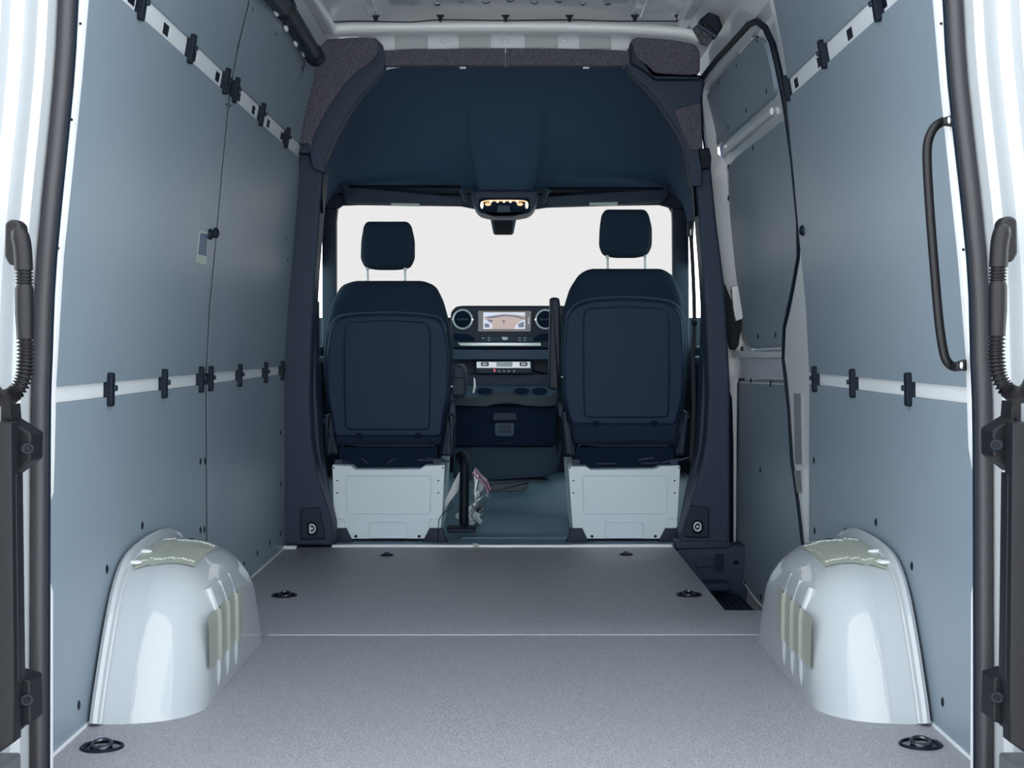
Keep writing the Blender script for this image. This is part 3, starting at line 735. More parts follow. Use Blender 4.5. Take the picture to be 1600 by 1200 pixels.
# ---- opened rear doors: mostly outside the frame, their black edge moulding shows
for sd, nm in ((-1, 'door_2'), (1, 'door_3')):
    X = (lambda x: x) if sd < 0 else (lambda x: 1600 - x)
    m = MB(); vs = []
    o = [(sd * .865, 2.18), (sd * 1.02, 1.43), (sd * 1.075, 1.44), (sd * .92, 2.20)]
    m.pillow(o, XY, -.28, 1.86, .006, 3); dr_ = m.build(nm, M['paint2'], smooth=40); tag(dr_, kind='structure')
    m = slabpx([(X(-20), 660), (X(18), 660), (X(22), 1080), (X(22), 1160), (X(-20), 1190)], 2.20, .035, .004); m.build('edge_moulding', M['extp'], dr_)
    m = slabpx([(X(20), 740), (X(26), 740), (X(30), 1060), (X(24), 1080)], 2.215, .03, .002); m.build('edge_lip', M['extp'], dr_)
    # pressed inner panel beads on the door
    for z0, z1 in ((.0, .75), (.9, 1.7)):
        m = MB(); bp = []
        for t in [2 * PI * k / 24 for k in range(24)]:
            u = max(-1, min(1, 1.25 * math.cos(t))); v = max(-1, min(1, 1.25 * math.sin(t)))
            yy = 1.80 + .28 * u; bp.append(Vector((sd * (.865 + (2.18 - yy) * .2067) , yy, (z0 + z1) / 2 + (z1 - z0) / 2 * v)))
        m.tube(bp, .008, 6, closed=True); m.build('panel_bead', M['paint2'], dr_)

# ================================================================== CAB
# cab floor with raised front
def cabz(y):
    if y < 5.95: return -.008
    if y < 6.12: return -.008 + (y - 5.95) / .17 * .045
    if y < 6.25: return .037
    if y < 6.62: return .037 + (y - 6.25) / .37 * .115
    return .152
m = MB(); m.grid(lambda u, v: Vector((-.88 + 1.76 * u, 5.535 + 1.75 * v, cabz(5.535 + 1.75 * v) + .012 * math.exp(-((-.88 + 1.76 * u + .05) / .2) ** 4) * (1 if v > .25 else 0))), 40, 60)
m.bx(-.88, .88, 5.535, 7.3, -.10, -.03)
cf = thing('cab_floor_mat', (0, 6.2, -.1), 'dark rubber floor of the cab between the two seats', 'floor mat')
m.build('mat_surface', M['carpet'], cf, smooth=40)
for y_, x0_, x1_ in ((6.02, -.16, .10), (5.80, -.2, .26)):
    m = MB(); m.bx(x0_, x1_, y_, y_ + .012, cabz(y_) - .004, cabz(y_) + .006); m.build('tread_edge', M['carpet'], cf, bevel=.003)
m = slabpx(rnd([(765, 757), (828, 753), (820, 768), (765, 770)], 2), 6.30, .05, .006); m.build('raised_pad', mat('pad_grey', (.045, .065, .075), .6), cf)
m = slabpx(rnd([(738, 849), (747, 849), (748, 855), (740, 855)], 1), 5.50, .01, .001); tag(m.build('tape_tab', M['cream']), 'tiny beige tape tab on the strip at front edge of floor', 'tape')
# B-pillar trims
def pillar(side):
    if side < 0:
        pts = [(440, 852), (440, 560), (448, 330), (458, 236), (500, 238), (507, 262), (501, 320), (493, 420), (487, 520), (484, 620), (487, 690), (498, 750), (515, 800), (521, 830), (521, 853)]
        nm = 'dark plastic pillar trim between left wall panels and driver seat'
    else:
        pts = [(1141, 852), (1141, 600), (1133, 450), (1120, 350), (1108, 232), (1080, 232), (1084, 262), (1091, 330), (1098, 420), (1104, 520), (1107, 620), (1103, 690), (1092, 745), (1075, 800), (1064, 830), (1063, 853)]
        nm = 'dark plastic pillar trim between sliding door and passenger seat'
    D = 5.50
    r = thing('pillar_trim', (P(*pts[0], D).x, D, 0), nm, 'pillar trim', 'cab pillar trims')
    m = slabpx(rnd(pts, 8), D, .14, .012, n=5); m.build('cover', M['plastic'], r)
    # forward return of the pillar towards the cab
    k = [(480, 470), (478, 600), (484, 700), (505, 800), (507, 852), (526, 852), (525, 820), (514, 770), (503, 700), (497, 600), (497, 470)] if side < 0 else [(1114, 470), (1115, 600), (1108, 700), (1090, 800), (1080, 852), (1062, 852), (1063, 820), (1075, 760), (1088, 700), (1094, 600), (1097, 470)]
    m = slabpx([(a_ + (-4 if side < 0 else 4), b_) for a_, b_ in k], 5.60, .12, .004, n=2); m.build('inner_return', M['plastic'], r)
    # tie-down pocket
    cx, cy = (487, 826) if side < 0 else (1090, 823)
    s_ = side
    o = [(cx - s_ * 22 * 0 + s_ * 18, cy - 30), (cx - s_ * 12, cy - 34), (cx - s_ * 20, cy + 8), (cx - s_ * 22, cy + 16), (cx + s_ * 18, cy + 18)]
    m = slabpx(rnd(o, 4), 5.488, .02, .006); m.build('pocket', M['plastic2'], r)
    c = P(cx, cy, 5.478)
    rg = [c + Vector((.014 * math.cos(t), 0, .016 * math.sin(t))) for t in [2 * PI * i / 24 for i in range(24)]]
    rg = [Vector((max(q.x, c.x - .008) if side < 0 else min(q.x, c.x + .012), q.y, q.z)) for q in rg]
    m = MB(); m.tube([q + Vector(((q - c).x * .45, 0, (q - c).z * .45)) for q in rg], .004, 6, closed=True); m.build('pocket_rim', M['black'], r)
    m = MB(); m.tube(rg, .0035, 8, closed=True); m.build('ring', M['alu'], r)
    m = MB(); m.ball(c, .006, 6); m.build('eye_bolt', M['alu'], r)
    return r
pillar(-1); prr = pillar(1)
m = slabpx(rnd([(1092, 233), (1108, 230), (1112, 246), (1111, 262), (1098, 264), (1094, 250)], 2), 5.44, .05, .006); m.build('upper_bracket', M['black'], prr)

# headliner, portal trim and felt pieces
hl = thing('headliner', (0, 6.0, 1.4), 'dark moulded fabric headliner above the cab seats', 'headliner')
inner = [(505, 330), (504, 300), (505, 264), (511, 238), (523, 210), (539, 181), (556, 157), (576, 133), (597, 112), (640, 104), (720, 104), (797, 104), (880, 104), (940, 105), (966, 105), (982, 109), (1008, 135), (1030, 160), (1049, 188), (1064, 213), (1073, 238), (1081, 270), (1084, 300), (1086, 335)]
front = [(497, 420), (500, 380), (503, 345), (508, 326), (517, 312), (530, 304), (560, 300), (610, 300), (660, 300), (700, 300), (740, 300), (797, 300), (850, 300), (900, 300), (940, 300), (980, 300), (1010, 300), (1035, 302), (1052, 308), (1062, 318), (1070, 335), (1074, 355), (1078, 385), (1081, 420)]
A = smoothpath([P(a_, b_, 5.49) for a_, b_ in inner], 3); B = smoothpath([P(a_, b_, 7.0) for a_, b_ in front], 3)
def dome(u, v):
    i = u * (len(A) - 1); k = min(int(i), len(A) - 2); t = i - k
    a_ = A[k].lerp(A[k + 1], t); b_ = B[k].lerp(B[k + 1], t)
    p = a_.lerp(b_, v); mid = math.sin(PI * min(1, v)) ; cen = max(0, 1 - (p.x / .95) ** 2)
    p.z += .07 * mid * cen; pass
    return p
m = MB(); m.grid(dome, len(A) - 1, 16); m.build('dome', M['liner'], hl, smooth=60)
# portal rim (between felt and dome)
def band(name, pa, pb, D, t, mt, r=.006, par=None):
    m = slabpx(pa + pb[::-1], D, t, r, n=2); return m.build(name, M[mt], par or hl)
pa = [(597, 62), (598, 104), (572, 128), (548, 156), (524, 190), (508, 222), (500, 242)]
pb = [(610, 62), (612, 112), (596, 128), (574, 152), (554, 180), (534, 210), (522, 236), (513, 262), (500, 262)]
def bandmesh(pa, pb, D, t, r):
    """ribbon between two pixel curves with rounded long edges"""
    n_ = len(pa) * 6; A_ = smoothpath([P(a_, b_, D) for a_, b_ in pa], 6); B_ = smoothpath([P(a_, b_, D) for a_, b_ in pb], 6)
    sec = [(0, t), (0, .010), (.03, .004), (.09, 0), (.91, 0), (.97, .004), (1, .010), (1, t)]
    vs = []; fs = []; k_ = len(sec)
    for a_, b_ in zip(A_, B_):
        for u, d in sec:
            p = a_.lerp(b_, u); vs.append(Vector((p.x, p.y + d, p.z)))
    for i in range(len(A_) - 1):
        for k in range(k_): fs.append((i * k_ + k, i * k_ + (k + 1) % k_, (i + 1) * k_ + (k + 1) % k_, (i + 1) * k_ + k))
    fs += [tuple(range(k_)), tuple((len(A_) - 1) * k_ + k for k in range(k_))]
    m = MB(); m.add(vs, fs); return m
E = [(585, 58), (590, 80), (575, 95), (550, 112), (530, 137), (512, 162), (497, 190), (486, 214), (483, 237), (488, 262)]
I = [(598, 70), (602, 96), (598, 112), (578, 134), (558, 158), (541, 183), (525, 212), (513, 240), (508, 252), (508, 270)]
bandmesh(E, I, 5.445, .06, .01).build('portal_rim', M['plastic'], hl, smooth=50)
E = [(994, 66), (1008, 100), (1040, 116), (1096, 119), (1097, 160), (1098, 200), (1098, 235), (1097, 290)]
I = [(981, 76), (980, 107), (1006, 134), (1028, 159), (1047, 187), (1062, 212), (1071, 237), (1080, 290)]
bandmesh(E, I, 5.455, .06, .01).build('portal_rim', M['plastic'], hl, smooth=50)
fe = [(478, 65), (500, 62), (550, 58), (588, 59), (592, 80), (578, 98), (553, 115), (533, 139), (515, 164), (500, 192), (489, 214), (485, 240), (458, 236), (461, 212), (470, 160), (478, 110), (486, 96)]
m = slabpx(rnd(fe, 5), 5.43, .04, .006); m.build('felt_corner', M['felt'], hl)
m = slabpx(rnd([(458, 224), (484, 224), (484, 240), (458, 239)], 3), 5.425, .045, .006); m.build('felt_sill', M['plastic2'], hl)
m = slabpx(rnd([(985, 62), (1000, 57), (1060, 63), (1086, 68), (1094, 80), (1094, 114), (1080, 117), (1024, 114), (1012, 102), (994, 90)], 6), 5.41, .06, .008); m.build('felt_corner', M['felt'], hl)
m = slabpx(rnd([(984, 66), (996, 62), (1004, 92), (1022, 116), (1096, 117), (1096, 124), (1024, 124), (1004, 108), (986, 98)], 4), 5.42, .06, .008); m.build('corner_edge', M['plastic2'], hl)
m = slabpx(rnd([(1052, 170), (1095, 160), (1098, 232), (1080, 236), (1068, 212)], 4), 5.442, .04, .006); m.build('felt_side', M['felt'], hl)
m = slabpx([(596, 79), (640, 77), (720, 75.5), (789, 75), (789, 102), (720, 102), (640, 102), (597, 103)], 5.45, .04, .005); m.build('felt_strip', M['felt'], hl)
m = slabpx([(791, 75), (860, 75.5), (940, 77), (984, 79), (984, 102), (940, 103), (860, 102), (791, 102)], 5.45, .04, .005); m.build('felt_strip', M['felt'], hl)
for x_ in (723, 916):
    m = slabpx([(x_ - 5, 104), (x_ + 5, 104), (x_ + 5, 107), (x_ - 5, 107)], 5.47, .01, .001); m.build('liner_tag', M['rail'], hl)
# overhead console bulge
def ocon(u, v):
    # u across, v from rear (0) to front (1)
    yy = 5.9 + 1.05 * v; half = .12 + .07 * (1 - v)
    xx = .0 - .02 + (2 * u - 1) * (half + .02)
    a = 1 - abs(2 * u - 1) ** 6
    base = P(797, 104, 5.49).z + (P(797, 300, 7).z - P(797, 104, 5.49).z) * (yy - 5.49) / 1.51 + .07 * math.sin(PI * (yy - 5.49) / 1.51)
    dep = (.11 * v ** 1.1) * a - .006 * (1 - v)
    return Vector((xx, yy, base - dep + .004))
m = MB(); m.grid(ocon, 20, 16); m.build('overhead_console', M['liner'], hl, smooth=60)
# windscreen
wf = [(525, 560), (525, 340), (527, 326), (534, 320), (560, 319), (610, 320), (660, 320), (720, 322), (745, 326), (770, 333), (810, 333), (830, 326), (855, 323), (900, 321), (960, 321), (1010, 320), (1030, 319), (1042, 322), (1049, 335), (1051, 400), (1052, 560)]
def wsy(z): return 7.02 + (1.48 - z) * .75
ws = MB(); N = len(wf)
gp = []
zt_, zb_ = 1.54, .80
ws.grid(lambda u, v: Vector((-.93 + 1.83 * u, wsy(zb_ + (zt_ - zb_) * v) + .0, zb_ + (zt_ - zb_) * v)), 6, 6)
win = tag(ws.build('window_1', M['glass'], smooth=60), kind='structure')
# frame of the windscreen: header and A pillars (pixel outline at the glass top distance)
D = 6.98
m = slabpx([(470, 322), (470, 290), (1110, 290), (1110, 322), (1051, 335), (1045, 324), (1030, 320), (960, 321), (855, 324), (835, 327), (797, 334), (762, 333), (740, 326), (720, 322), (560, 320), (535, 321), (527, 327), (525, 345), (500, 345)], D, .03, .004); m.build('header', M['plastic2'], win)
m = slabpx([(503, 325), (527, 325), (525, 345), (525, 620), (503, 620)], D - .05, .06, .01); m.build('corner_post', M['plastic2'], win)
m = slabpx([(1050, 325), (1076, 325), (1078, 620), (1053, 620), (1051, 345)], D - .05, .06, .01); m.build('corner_post', M['plastic2'], win)
# cab doors
for sd in (-1, 1):
    X = (lambda x: x) if sd < 0 else (lambda x: 1583 - x)
    r = thing('cab_door', (sd * .92, 6.2, 0), 'dark inner side of the closed %s cab door with window' % ('left' if sd < 0 else 'right'), 'cab door', 'closed cab doors')
    m = MB(); m.bx(min(sd * .925, sd * .985), max(sd * .925, sd * .985), 5.62, 7.05, -.1, .79); m.build('door_card', M['greyp'], r, bevel=.012)
    m = MB(); m.bx(min(sd * .90, sd * .93), max(sd * .90, sd * .93), 5.7, 6.9, .70, .74); m.build('armrest_ledge', M['greyp'], r, bevel=.012)
    m = MB(); m.bx(min(sd * .96, sd * .98), max(sd * .96, sd * .98), 5.62, 7.05, 1.38, 1.60); m.bx(min(sd * .96, sd * .98), max(sd * .96, sd * .98), 5.62, 5.85, .79, 1.40); m.build('window_frame', M['plastic2'], r, smooth=0)
    m = MB(); m.bx(min(sd * .966, sd * .970), max(sd * .966, sd * .970), 5.8, 7.05, .785, 1.40); m.build('window_glass', M['sglass'], r, smooth=0)
# cab outer front: cowl and bonnet below the glass
m = MB(); m.bx(-.95, .95, 7.50, 7.6, -.1, .86); m.bx(-.95, .95, 7.3, 8.3, .3, .62); tag(m.build('trim_6', M['paint2'], bevel=.03), kind='structure')
m = MB(); m.grid(lambda u, v: Vector((-.97 + 1.94 * u, 5.5 + 1.55 * v, 2.09 - .50 * v ** 1.3 - .05 * (2 * u - 1) ** 2)), 10, 10); tag(m.build('trim_7', M['paint2']), kind='structure')
# seat belts
def belt(sd):
    pxs = ([(499, 352), (492, 430), (491, 500), (493, 560), (493, 640), (497, 720)] if sd < 0 else [(1079, 355), (1083, 430), (1085, 500), (1083, 560), (1084, 640), (1080, 720)])
    r = thing('seat_belt', P(*pxs[-1], 5.72), 'black seat belt hanging on the %s cab pillar' % ('left' if sd < 0 else 'right'), 'seat belt', 'cab seat belts')
    m = MB(); m.tube(smoothpath([P(a_, b_, 5.74) for a_, b_ in pxs], 4), .0045, 6, flat=2.0); m.build('webbing', M['belt'], r)
    a_, b_ = pxs[0]; m = slabpx(rnd([(a_ - 4, b_ - 8), (a_ + 4, b_ - 10), (a_ + 4, b_ + 14), (a_ - 4, b_ + 14)], 2), 5.71, .03, .005); m.build('anchor_cover', M['black'], r)
    m = slabpx(rnd([(a_ - 1, b_ + 3), (a_ + 3, b_ + 1), (a_ + 2, b_ + 12), (a_ - 1, b_ + 14)], 1), 5.705, .01, .002); m.build('guide_loop', M['chrome'], r)
    a_, b_ = pxs[2]; m = MB(); m.ball(P(a_, b_ + 4, 5.73), .013, 7, (1, .7, 1)); m.build('stopper', M['black'], r)
belt(-1); belt(1)
# sun visors
def visor(pts, lab, label):
    c = P(sum(p[0] for p in pts) / len(pts), max(p[1] for p in pts), 6.86)
    r = thing('sun_visor', c, label, 'sun visor', 'folded sun visors')
    m = slabpx(rnd(pts, 5), 6.86, .028, .01); m.build('visor_board', M['plastic'], r)
    m = slabpx(lab, 6.853, .008, .001); m.build('warning_label', M['label'], r)
    x0_ = min(p[0] for p in pts); x1_ = max(p[0] for p in pts); y0_ = min(p[1] for p in pts)
    m = MB(); m.tube([P(x0_ + 4, y0_ + 3, 6.87), P(x1_ - 4, y0_ + 3, 6.87)], .011, 8); m.build('hinge_rod', M['black'], r)
visor([(533, 294), (540, 290), (700, 305), (722, 307), (724, 319), (660, 319), (540, 317), (536, 308)], [(611, 317), (655, 318), (655, 322.5), (611, 321.5)], 'dark sun visor with pale label above the left half of the windscreen')
visor([(855, 306), (1000, 296), (1042, 293), (1046, 300), (1042, 309), (1034, 316), (960, 320), (860, 322), (853, 314)], [(921, 316.5), (965, 315.5), (965, 320.5), (921, 321)], 'dark sun visor with pale label above the right half of the windscreen')
for a_, b_, c_2, d_ in ((530, 280, 545, 300), (1052, 270, 1038, 296), (722, 296, 728, 316), (856, 296, 848, 318)):
    m = MB(); m.tube([P(a_, b_, 6.80), P((a_ + c_2) / 2, (b_ + d_) / 2 - 2, 6.80), P(c_2, d_, 6.84)], [.016, .013, .008], 8); m.build('visor_arm_cover', M['plastic'], hl)
# overhead lamp
ol = thing('overhead_lamp', P(787, 335, 6.3), 'lit warm overhead reading lamp at the top centre of the windscreen', 'lamp')
m = slabpx(rnd([(735, 296), (842, 296), (838, 322), (828, 333), (805, 337), (768, 337), (748, 332), (740, 322)], 8), 6.34, .25, .015); m.build('housing', M['plastic'], ol)
m = slabpx(rnd([(748, 309), (828, 309), (829, 330), (800, 336), (772, 336), (747, 330)], 6), 6.335, .02, .006); m.build('lens_well', M['navy'], ol)
m = MB(); m.tube(smoothpath([P(753, 325, 6.33), P(752.5, 318, 6.33), P(757, 314.5, 6.33), P(770, 313.5, 6.33), P(806, 313.5, 6.33), P(820, 314.5, 6.33), P(824, 318, 6.33), P(823, 325, 6.33)], 5), .0035, 8); m.build('light_strip', M['led'], ol)
for x_ in (767, 777.5, 787.5, 797.5, 808):
    m = MB(); m.ball(P(x_, 314.8, 6.322), .006, 6); m.build('light_point', M['ledw'], ol)
for x_ in (753, 823):
    m = MB(); m.ball(P(x_, 320.5, 6.325), .0078, 7, (.9, .5, 2.1)); m.build('reading_light', M['ledw'], ol)
for x_ in (762.5, 812.5):
    m = MB(); m.ball(P(x_, 319, 6.322), .010, 7, (1.4, .5, .8)); m.build('reading_light', M['led'], ol)
m = slabpx(rnd([(778, 321), (796, 321), (798, 333), (776, 333)], 2), 6.325, .02, .004); m.build('switch_block', M['greyp'], ol)
m = slabpx(rnd([(757, 332), (772, 336), (800, 336), (818, 332), (812, 336), (800, 339.5), (774, 339.5), (762, 336)], 2), 6.325, .02, .004); m.build('lower_lip', M['greyp'], ol)
cm = thing('camera_housing', P(787, 366, 6.8), 'black sensor housing hanging below the overhead lamp on the windscreen', 'sensor housing')
m = slabpx(rnd([(764, 330), (809, 330), (802, 366), (771, 366)], 4), 6.85, .06, .012); m.build('cover', M['greyp'], cm)
m = slabpx(rnd([(771, 330), (801, 330), (801, 366), (772, 366)], 4), 6.82, .05, .008); m.build('body', M['black'], cm)

# ---- seats
def seat(side, label, dx=0):
    # left seat outline in photo pixels; the right seat uses its own numbers
    if side < 0:
        hr = [(572, 345), (636, 345), (642, 352), (647, 375), (647, 404), (640, 418), (620, 421), (588, 421), (569, 418), (562, 404), (563, 375), (567, 352)]
        back = [(552, 438), (661, 438), (680, 446), (692, 470), (700, 500), (706, 540), (707, 585), (702, 640), (697, 668), (692, 700), (520, 700), (514, 668), (508, 630), (503, 585), (504, 540), (510, 500), (518, 468), (532, 445)]
        hard = [(524, 500), (545, 493), (605, 490), (665, 493), (688, 500), (697, 520), (702, 560), (700, 620), (693, 650), (690, 683), (522, 683), (517, 650), (511, 620), (509, 560), (514, 520)]
        ins = [(541, 503), (605, 500), (667, 503), (673, 520), (673, 600), (671, 672), (539, 672), (537, 600), (537, 520)]
        base = [(519, 727), (548, 728), (556, 734), (656, 733), (664, 728), (695, 727), (692, 790), (688, 842), (523, 842), (521, 790)]
        posts = (574, 633); br = [(505, 650), (517, 645), (523, 683), (530, 712), (508, 712)]; y0 = 0
    else:
        hr = [(947, 326), (1009, 326), (1015, 334), (1020, 355), (1020, 384), (1013, 398), (995, 402), (961, 402), (943, 398), (937, 384), (938, 355), (941, 334)]
        back = [(922, 419), (1037, 419), (1054, 430), (1066, 458), (1072, 500), (1075, 545), (1074, 600), (1070, 645), (1064, 700), (886, 700), (882, 660), (878, 610), (876, 560), (877, 510), (882, 480), (891, 450), (906, 427)]
        hard = [(896, 480), (920, 470), (975, 466), (1035, 470), (1058, 480), (1067, 500), (1070, 560), (1068, 620), (1060, 650), (1058, 664), (894, 664), (888, 650), (882, 620), (880, 560), (884, 500)]
        ins = [(914, 482), (975, 478), (1042, 482), (1047, 500), (1047, 600), (1045, 653), (913, 653), (911, 600), (911, 500)]
        base = [(888, 729), (916, 729), (923, 734), (1024, 733), (1032, 729), (1063, 729), (1060, 790), (1056, 842), (896, 842), (892, 790)]
        posts = (949, 1008); br = [(877, 645), (886, 640), (893, 665), (903, 712), (884, 712)]; y0 = 1
    cx = sum(p[0] for p in base) / len(base)
    r = thing('driving_seat', P(cx, 842, 5.75) * 1.0, label, 'seat', 'cab seats')
    WLOC[r.name] = Vector(r.location)
    Db = 5.86
    m = slabpx(rnd(back, 8), Db, .13, .045, n=6, bulge=.01); m.build('backrest', M['fabric'], r)
    m = slabpx(rnd(hard, 10), Db - .012, .05, .014, n=4); m.build('back_panel', M['hardback'], r)
    # piping around the top of the hard panel
    top = [P(a_, b_ - 2, Db - .008) for a_, b_ in hard[-1:] + hard[:6]]
    m = MB(); m.tube(smoothpath(top, 5), .004, 8); m.build('piping', M['greyp'], r)
    m = slabpx(rnd(ins, 8), Db - .026, .03, .010, n=4); m.build('panel_inset', M['hardback'], r)
    hx = [min(p[0] for p in hard), max(p[0] for p in hard)]; hb = max(p[1] for p in hard)
    for q in (.27, .75):
        x_ = hx[0] + (hx[1] - hx[0]) * q
        m = slabpx([(x_ - 4, hb - 6), (x_ + 4, hb - 6), (x_ + 4, hb + 1), (x_ - 4, hb + 1)], Db - .032, .02, .002); m.build('clip_slot', M['navy'], r)
    m = slabpx(rnd([(base[0][0] + 12, 692), (base[5][0] - 14, 692), (base[5][0] - 14, 713), (base[0][0] + 12, 713)], 3), Db, .08, .02); m.build('lower_roll', M['plastic2'], r)
    m = slabpx(rnd(hr, 6), Db + .02, .09, .035, n=6, bulge=.008); m.build('headrest', M['fabric'], r)
    hb_ = max(p[1] for p in hr); bt_ = min(p[1] for p in back)
    for x_ in posts:
        m = MB(); m.tube([P(x_, hb_ - 12, Db + .05), P(x_ + (1 if x_ == posts[0] else -0), bt_ + 6, Db + .05)], .0058, 10); m.build('headrest_post', M['alu'], r)
        m = MB(); m.ball(P(x_, hb_ - 1, Db + .045), .008, 6); m.build('post_cap', M['alu'], r)
    xc2 = 2 * cx
    for k, bb in enumerate((br, [(xc2 - a_ + (4 if side < 0 else 4), b_) for a_, b_ in br])):
        m = slabpx(rnd(bb, 3), Db - .03, .16, .01); m.build('recliner_cover', M['plastic2'], r)
        q = bb[0]; m = MB(); m.tube(smoothpath([P(q[0], q[1] + 5, Db - .03), P(bb[2][0] * .7 + q[0] * .3, bb[2][1], Db - .035), P(bb[3][0] * .5 + bb[4][0] * .5, bb[3][1] - 4, Db - .03)], 4), .004, 6); m.build('recliner_edge', M['plastic'], r)
    # seat cushion in front of the backrest
    a0 = P(base[0][0], 0, Db).x; a1 = P(base[5][0], 0, Db).x
    m = MB(); m.pillow(rect(a0, a1, Db + .05, Db + .55, .06), XY, .36, .47, .035, 5); m.build('seat_cushion', M['fabric'], r)
    # mechanism between cushion and box
    m = MB(); z0 = P(0, 726, 5.8).z; m.bx(a0 + .03, a1 - .03, 5.80, 6.3, z0 - .02, .37); m.build('slide_frame', M['navy'], r, smooth=0)
    m = MB()
    for k in range(7):
        x_ = a0 + .03 + random.random() * (a1 - a0 - .06); m.tube([(x_, 5.79, z0 + random.uniform(.005, .03)), (x_ + random.uniform(.02, .08), 5.785, z0 + random.uniform(.005, .03))], .004, 6)
    for x_ in (a0 + .03, a1 - .03): m.bx(x_ - .015, x_ + .015, 5.775, 5.80, z0 - .0, z0 + .022)
    m.build('slide_linkage', M['plastic'], r)
    # white steel box
    Dx = 5.72
    ob = px2(base, Dx); m = MB(); m.pillow(ob, XZ, Dx, Dx + .50, .003, 2); bxm = m.build('base_box', M['seatbox'], r)
    def emb(pts, closed=True):
        q = rnd(px2(pts, Dx), .012, 4); pp = [Vector((u, Dx + .0005, v)) for u, v in q]
        m = MB(); m.tube(pp, .0042, 8, closed=closed); m.build('pressed_bead', M['seatbox'], bxm)
    xa = base[0][0]
    emb([(xa + 22, 743), (xa + 155, 743), (xa + 153, 802), (xa + 24, 802)])
    emb([(xa + 58, 840), (xa + 58, 815), (xa + 117, 815), (xa + 117, 840)])
    for k in ([(xa + 5, 824), (xa + 5, 810), (xa + 21, 810), (xa + 21, 824)], [(xa + 152, 824), (xa + 152, 810), (xa + 169, 810), (xa + 169, 824)]):
        if side < 0 or k[0][0] > xa + 100: emb(k)
    hole = [(xa + 8, 751), (xa + 8, 770), (xa + 166, 751), (xa + 166, 770), (xa + 37, 838), (xa + 136, 838), (xa + 2.5, 731), (xa + 173, 731)]
    for i, (a_, b_) in enumerate(hole):
        m = MB(); rr = .006 if i in (4, 5) else .0032; m.cyl(P(a_, b_, Dx - .001), (0, 1, 0), rr, .003, 12); m.build('bolt_hole', M['black'], bxm)
    m = slabpx([(xa + 2, 826), (xa + 22, 826), (xa + 31, 845), (xa + 33, 849), (xa - 6, 849), (xa + 1, 840)], Dx - .022, .04, .003); m.build('foot_bracket', M['plastic2'], r)
    m = slabpx([(xa + 172, 826), (xa + 152, 826), (xa + 142, 845), (xa + 140, 849), (xa + 182, 849), (xa + 176, 840)], Dx - .022, .04, .003); m.build('foot_bracket', M['plastic2'], r)
    return r, Db
seat(-1, 'black driver seat with headrest on a white steel box, left side')
rs, _ = seat(1, 'black passenger seat with raised armrest on a white steel box, right side')
# armrests
m = slabpx(rnd([(859, 466), (866, 464), (874, 466), (876, 480), (877, 560), (876, 612), (857, 608), (857, 560), (859, 480)], 3), 5.94, .09, .012); m.build('armrest', M['plastic2'], rs)
ls = [o for o in bpy.data.objects if o.name == 'driving_seat'][0]
m = slabpx(rnd([(706, 574), (712, 570), (722, 570), (727, 578), (728, 596), (726, 622), (706, 622)], 4), 5.98, .30, .015); m.build('armrest', M['plastic'], ls)
m = slabpx([(705, 590), (727, 590), (726, 618), (706, 618)], 5.965, .03, .006, corner=.01); m.build('armrest_cap', M['plastic2'], ls)
for a_, b_, par in ((705.5, 604, ls), (878.5, 589, rs)):
    m = MB(); m.ball(P(a_, b_, 5.84), .006, 6); m.build('pivot_bolt', M['chrome'], par)
m = MB(); m.pillow(rnd(px2([(704, 628), (711, 630), (712, 645), (706, 658), (700, 650)], 5.84), .01), XZ, 5.84, 5.9, .006, 3); m.build('recline_lever', M['plastic'], ls)
m = MB(); m.pillow(rnd(px2([(871, 628), (879, 632), (880, 652), (873, 652)], 5.84), .01), XZ, 5.84, 5.9, .006, 3); m.build('recline_lever', M['plastic'], rs)

# ---- dashboard
DD = 6.78
db = thing('dashboard', (0, 7.0, .3), 'dark dashboard with round vents and central screen beneath the windscreen', 'dashboard')
m = slabpx(rnd([(518, 520), (530, 500), (700, 520), (880, 520), (1050, 500), (1066, 520), (1066, 640), (518, 640)], 6), 6.92, .5, .03); m.build('dash_body', M['plastic2'], db)
m = MB(); m.bx(-.985, .985, 7.06, 7.12, -.12, .93); m.build('bulkhead', M['plastic2'], db, smooth=0)
m = slabpx(rnd([(704, 488), (712, 479), (722, 477.5), (880, 477.5), (893, 479), (900, 490), (900, 540), (885, 545), (708, 545), (704, 530)], 4), DD, .3, .012); m.build('centre_unit', M['plastic2'], db)
m = slabpx(rnd([(707, 546), (880, 546), (880, 562), (707, 562)], 2), DD - .01, .2, .005); m.build('lower_fascia', M['greyp'], db)
def vent(cx, cy, r):
    c = P(cx, cy, DD - .012); R_ = r / F * DD
    m = MB(); m.tube([c + Vector((R_ * math.cos(t), 0, R_ * math.sin(t))) for t in [2 * PI * k / 32 for k in range(32)]], .0045, 8, closed=True); v = m.build('vent_ring', M['alu'], db)
    m = MB(); m.cyl(c + Vector((0, .006, 0)), (0, 1, 0), R_ * .95, .012, 28); m.build('vent_core', M['navy'], v)
    m = MB(); m.pillow(rnd(px2([(cx - 9, cy - 2), (cx + 9, cy - 2), (cx + 9, cy + 2), (cx - 9, cy + 2)], DD - .022), .003), XZ, DD - .024, DD - .014, .002, 2); m.build('vent_slat', M['plastic2'], v)
    m = MB(); m.bx(c.x - R_ - .006, c.x - R_ + .002, c.y - .004, c.y + .004, c.z - .006, c.z + .004); m.bx(c.x + R_ - .002, c.x + R_ + .006, c.y - .004, c.y + .004, c.z - .006, c.z + .004); m.build('vent_tab', M['chrome'], v, bevel=.001)
vent(723, 499, 14.5); vent(852, 499, 14.5)
m = slabpx(rnd([(746, 485), (831, 485), (830, 519), (746, 519)], 2), DD - .008, .02, .003); scr = m.build('screen_bezel', M['scr_blk'], db)
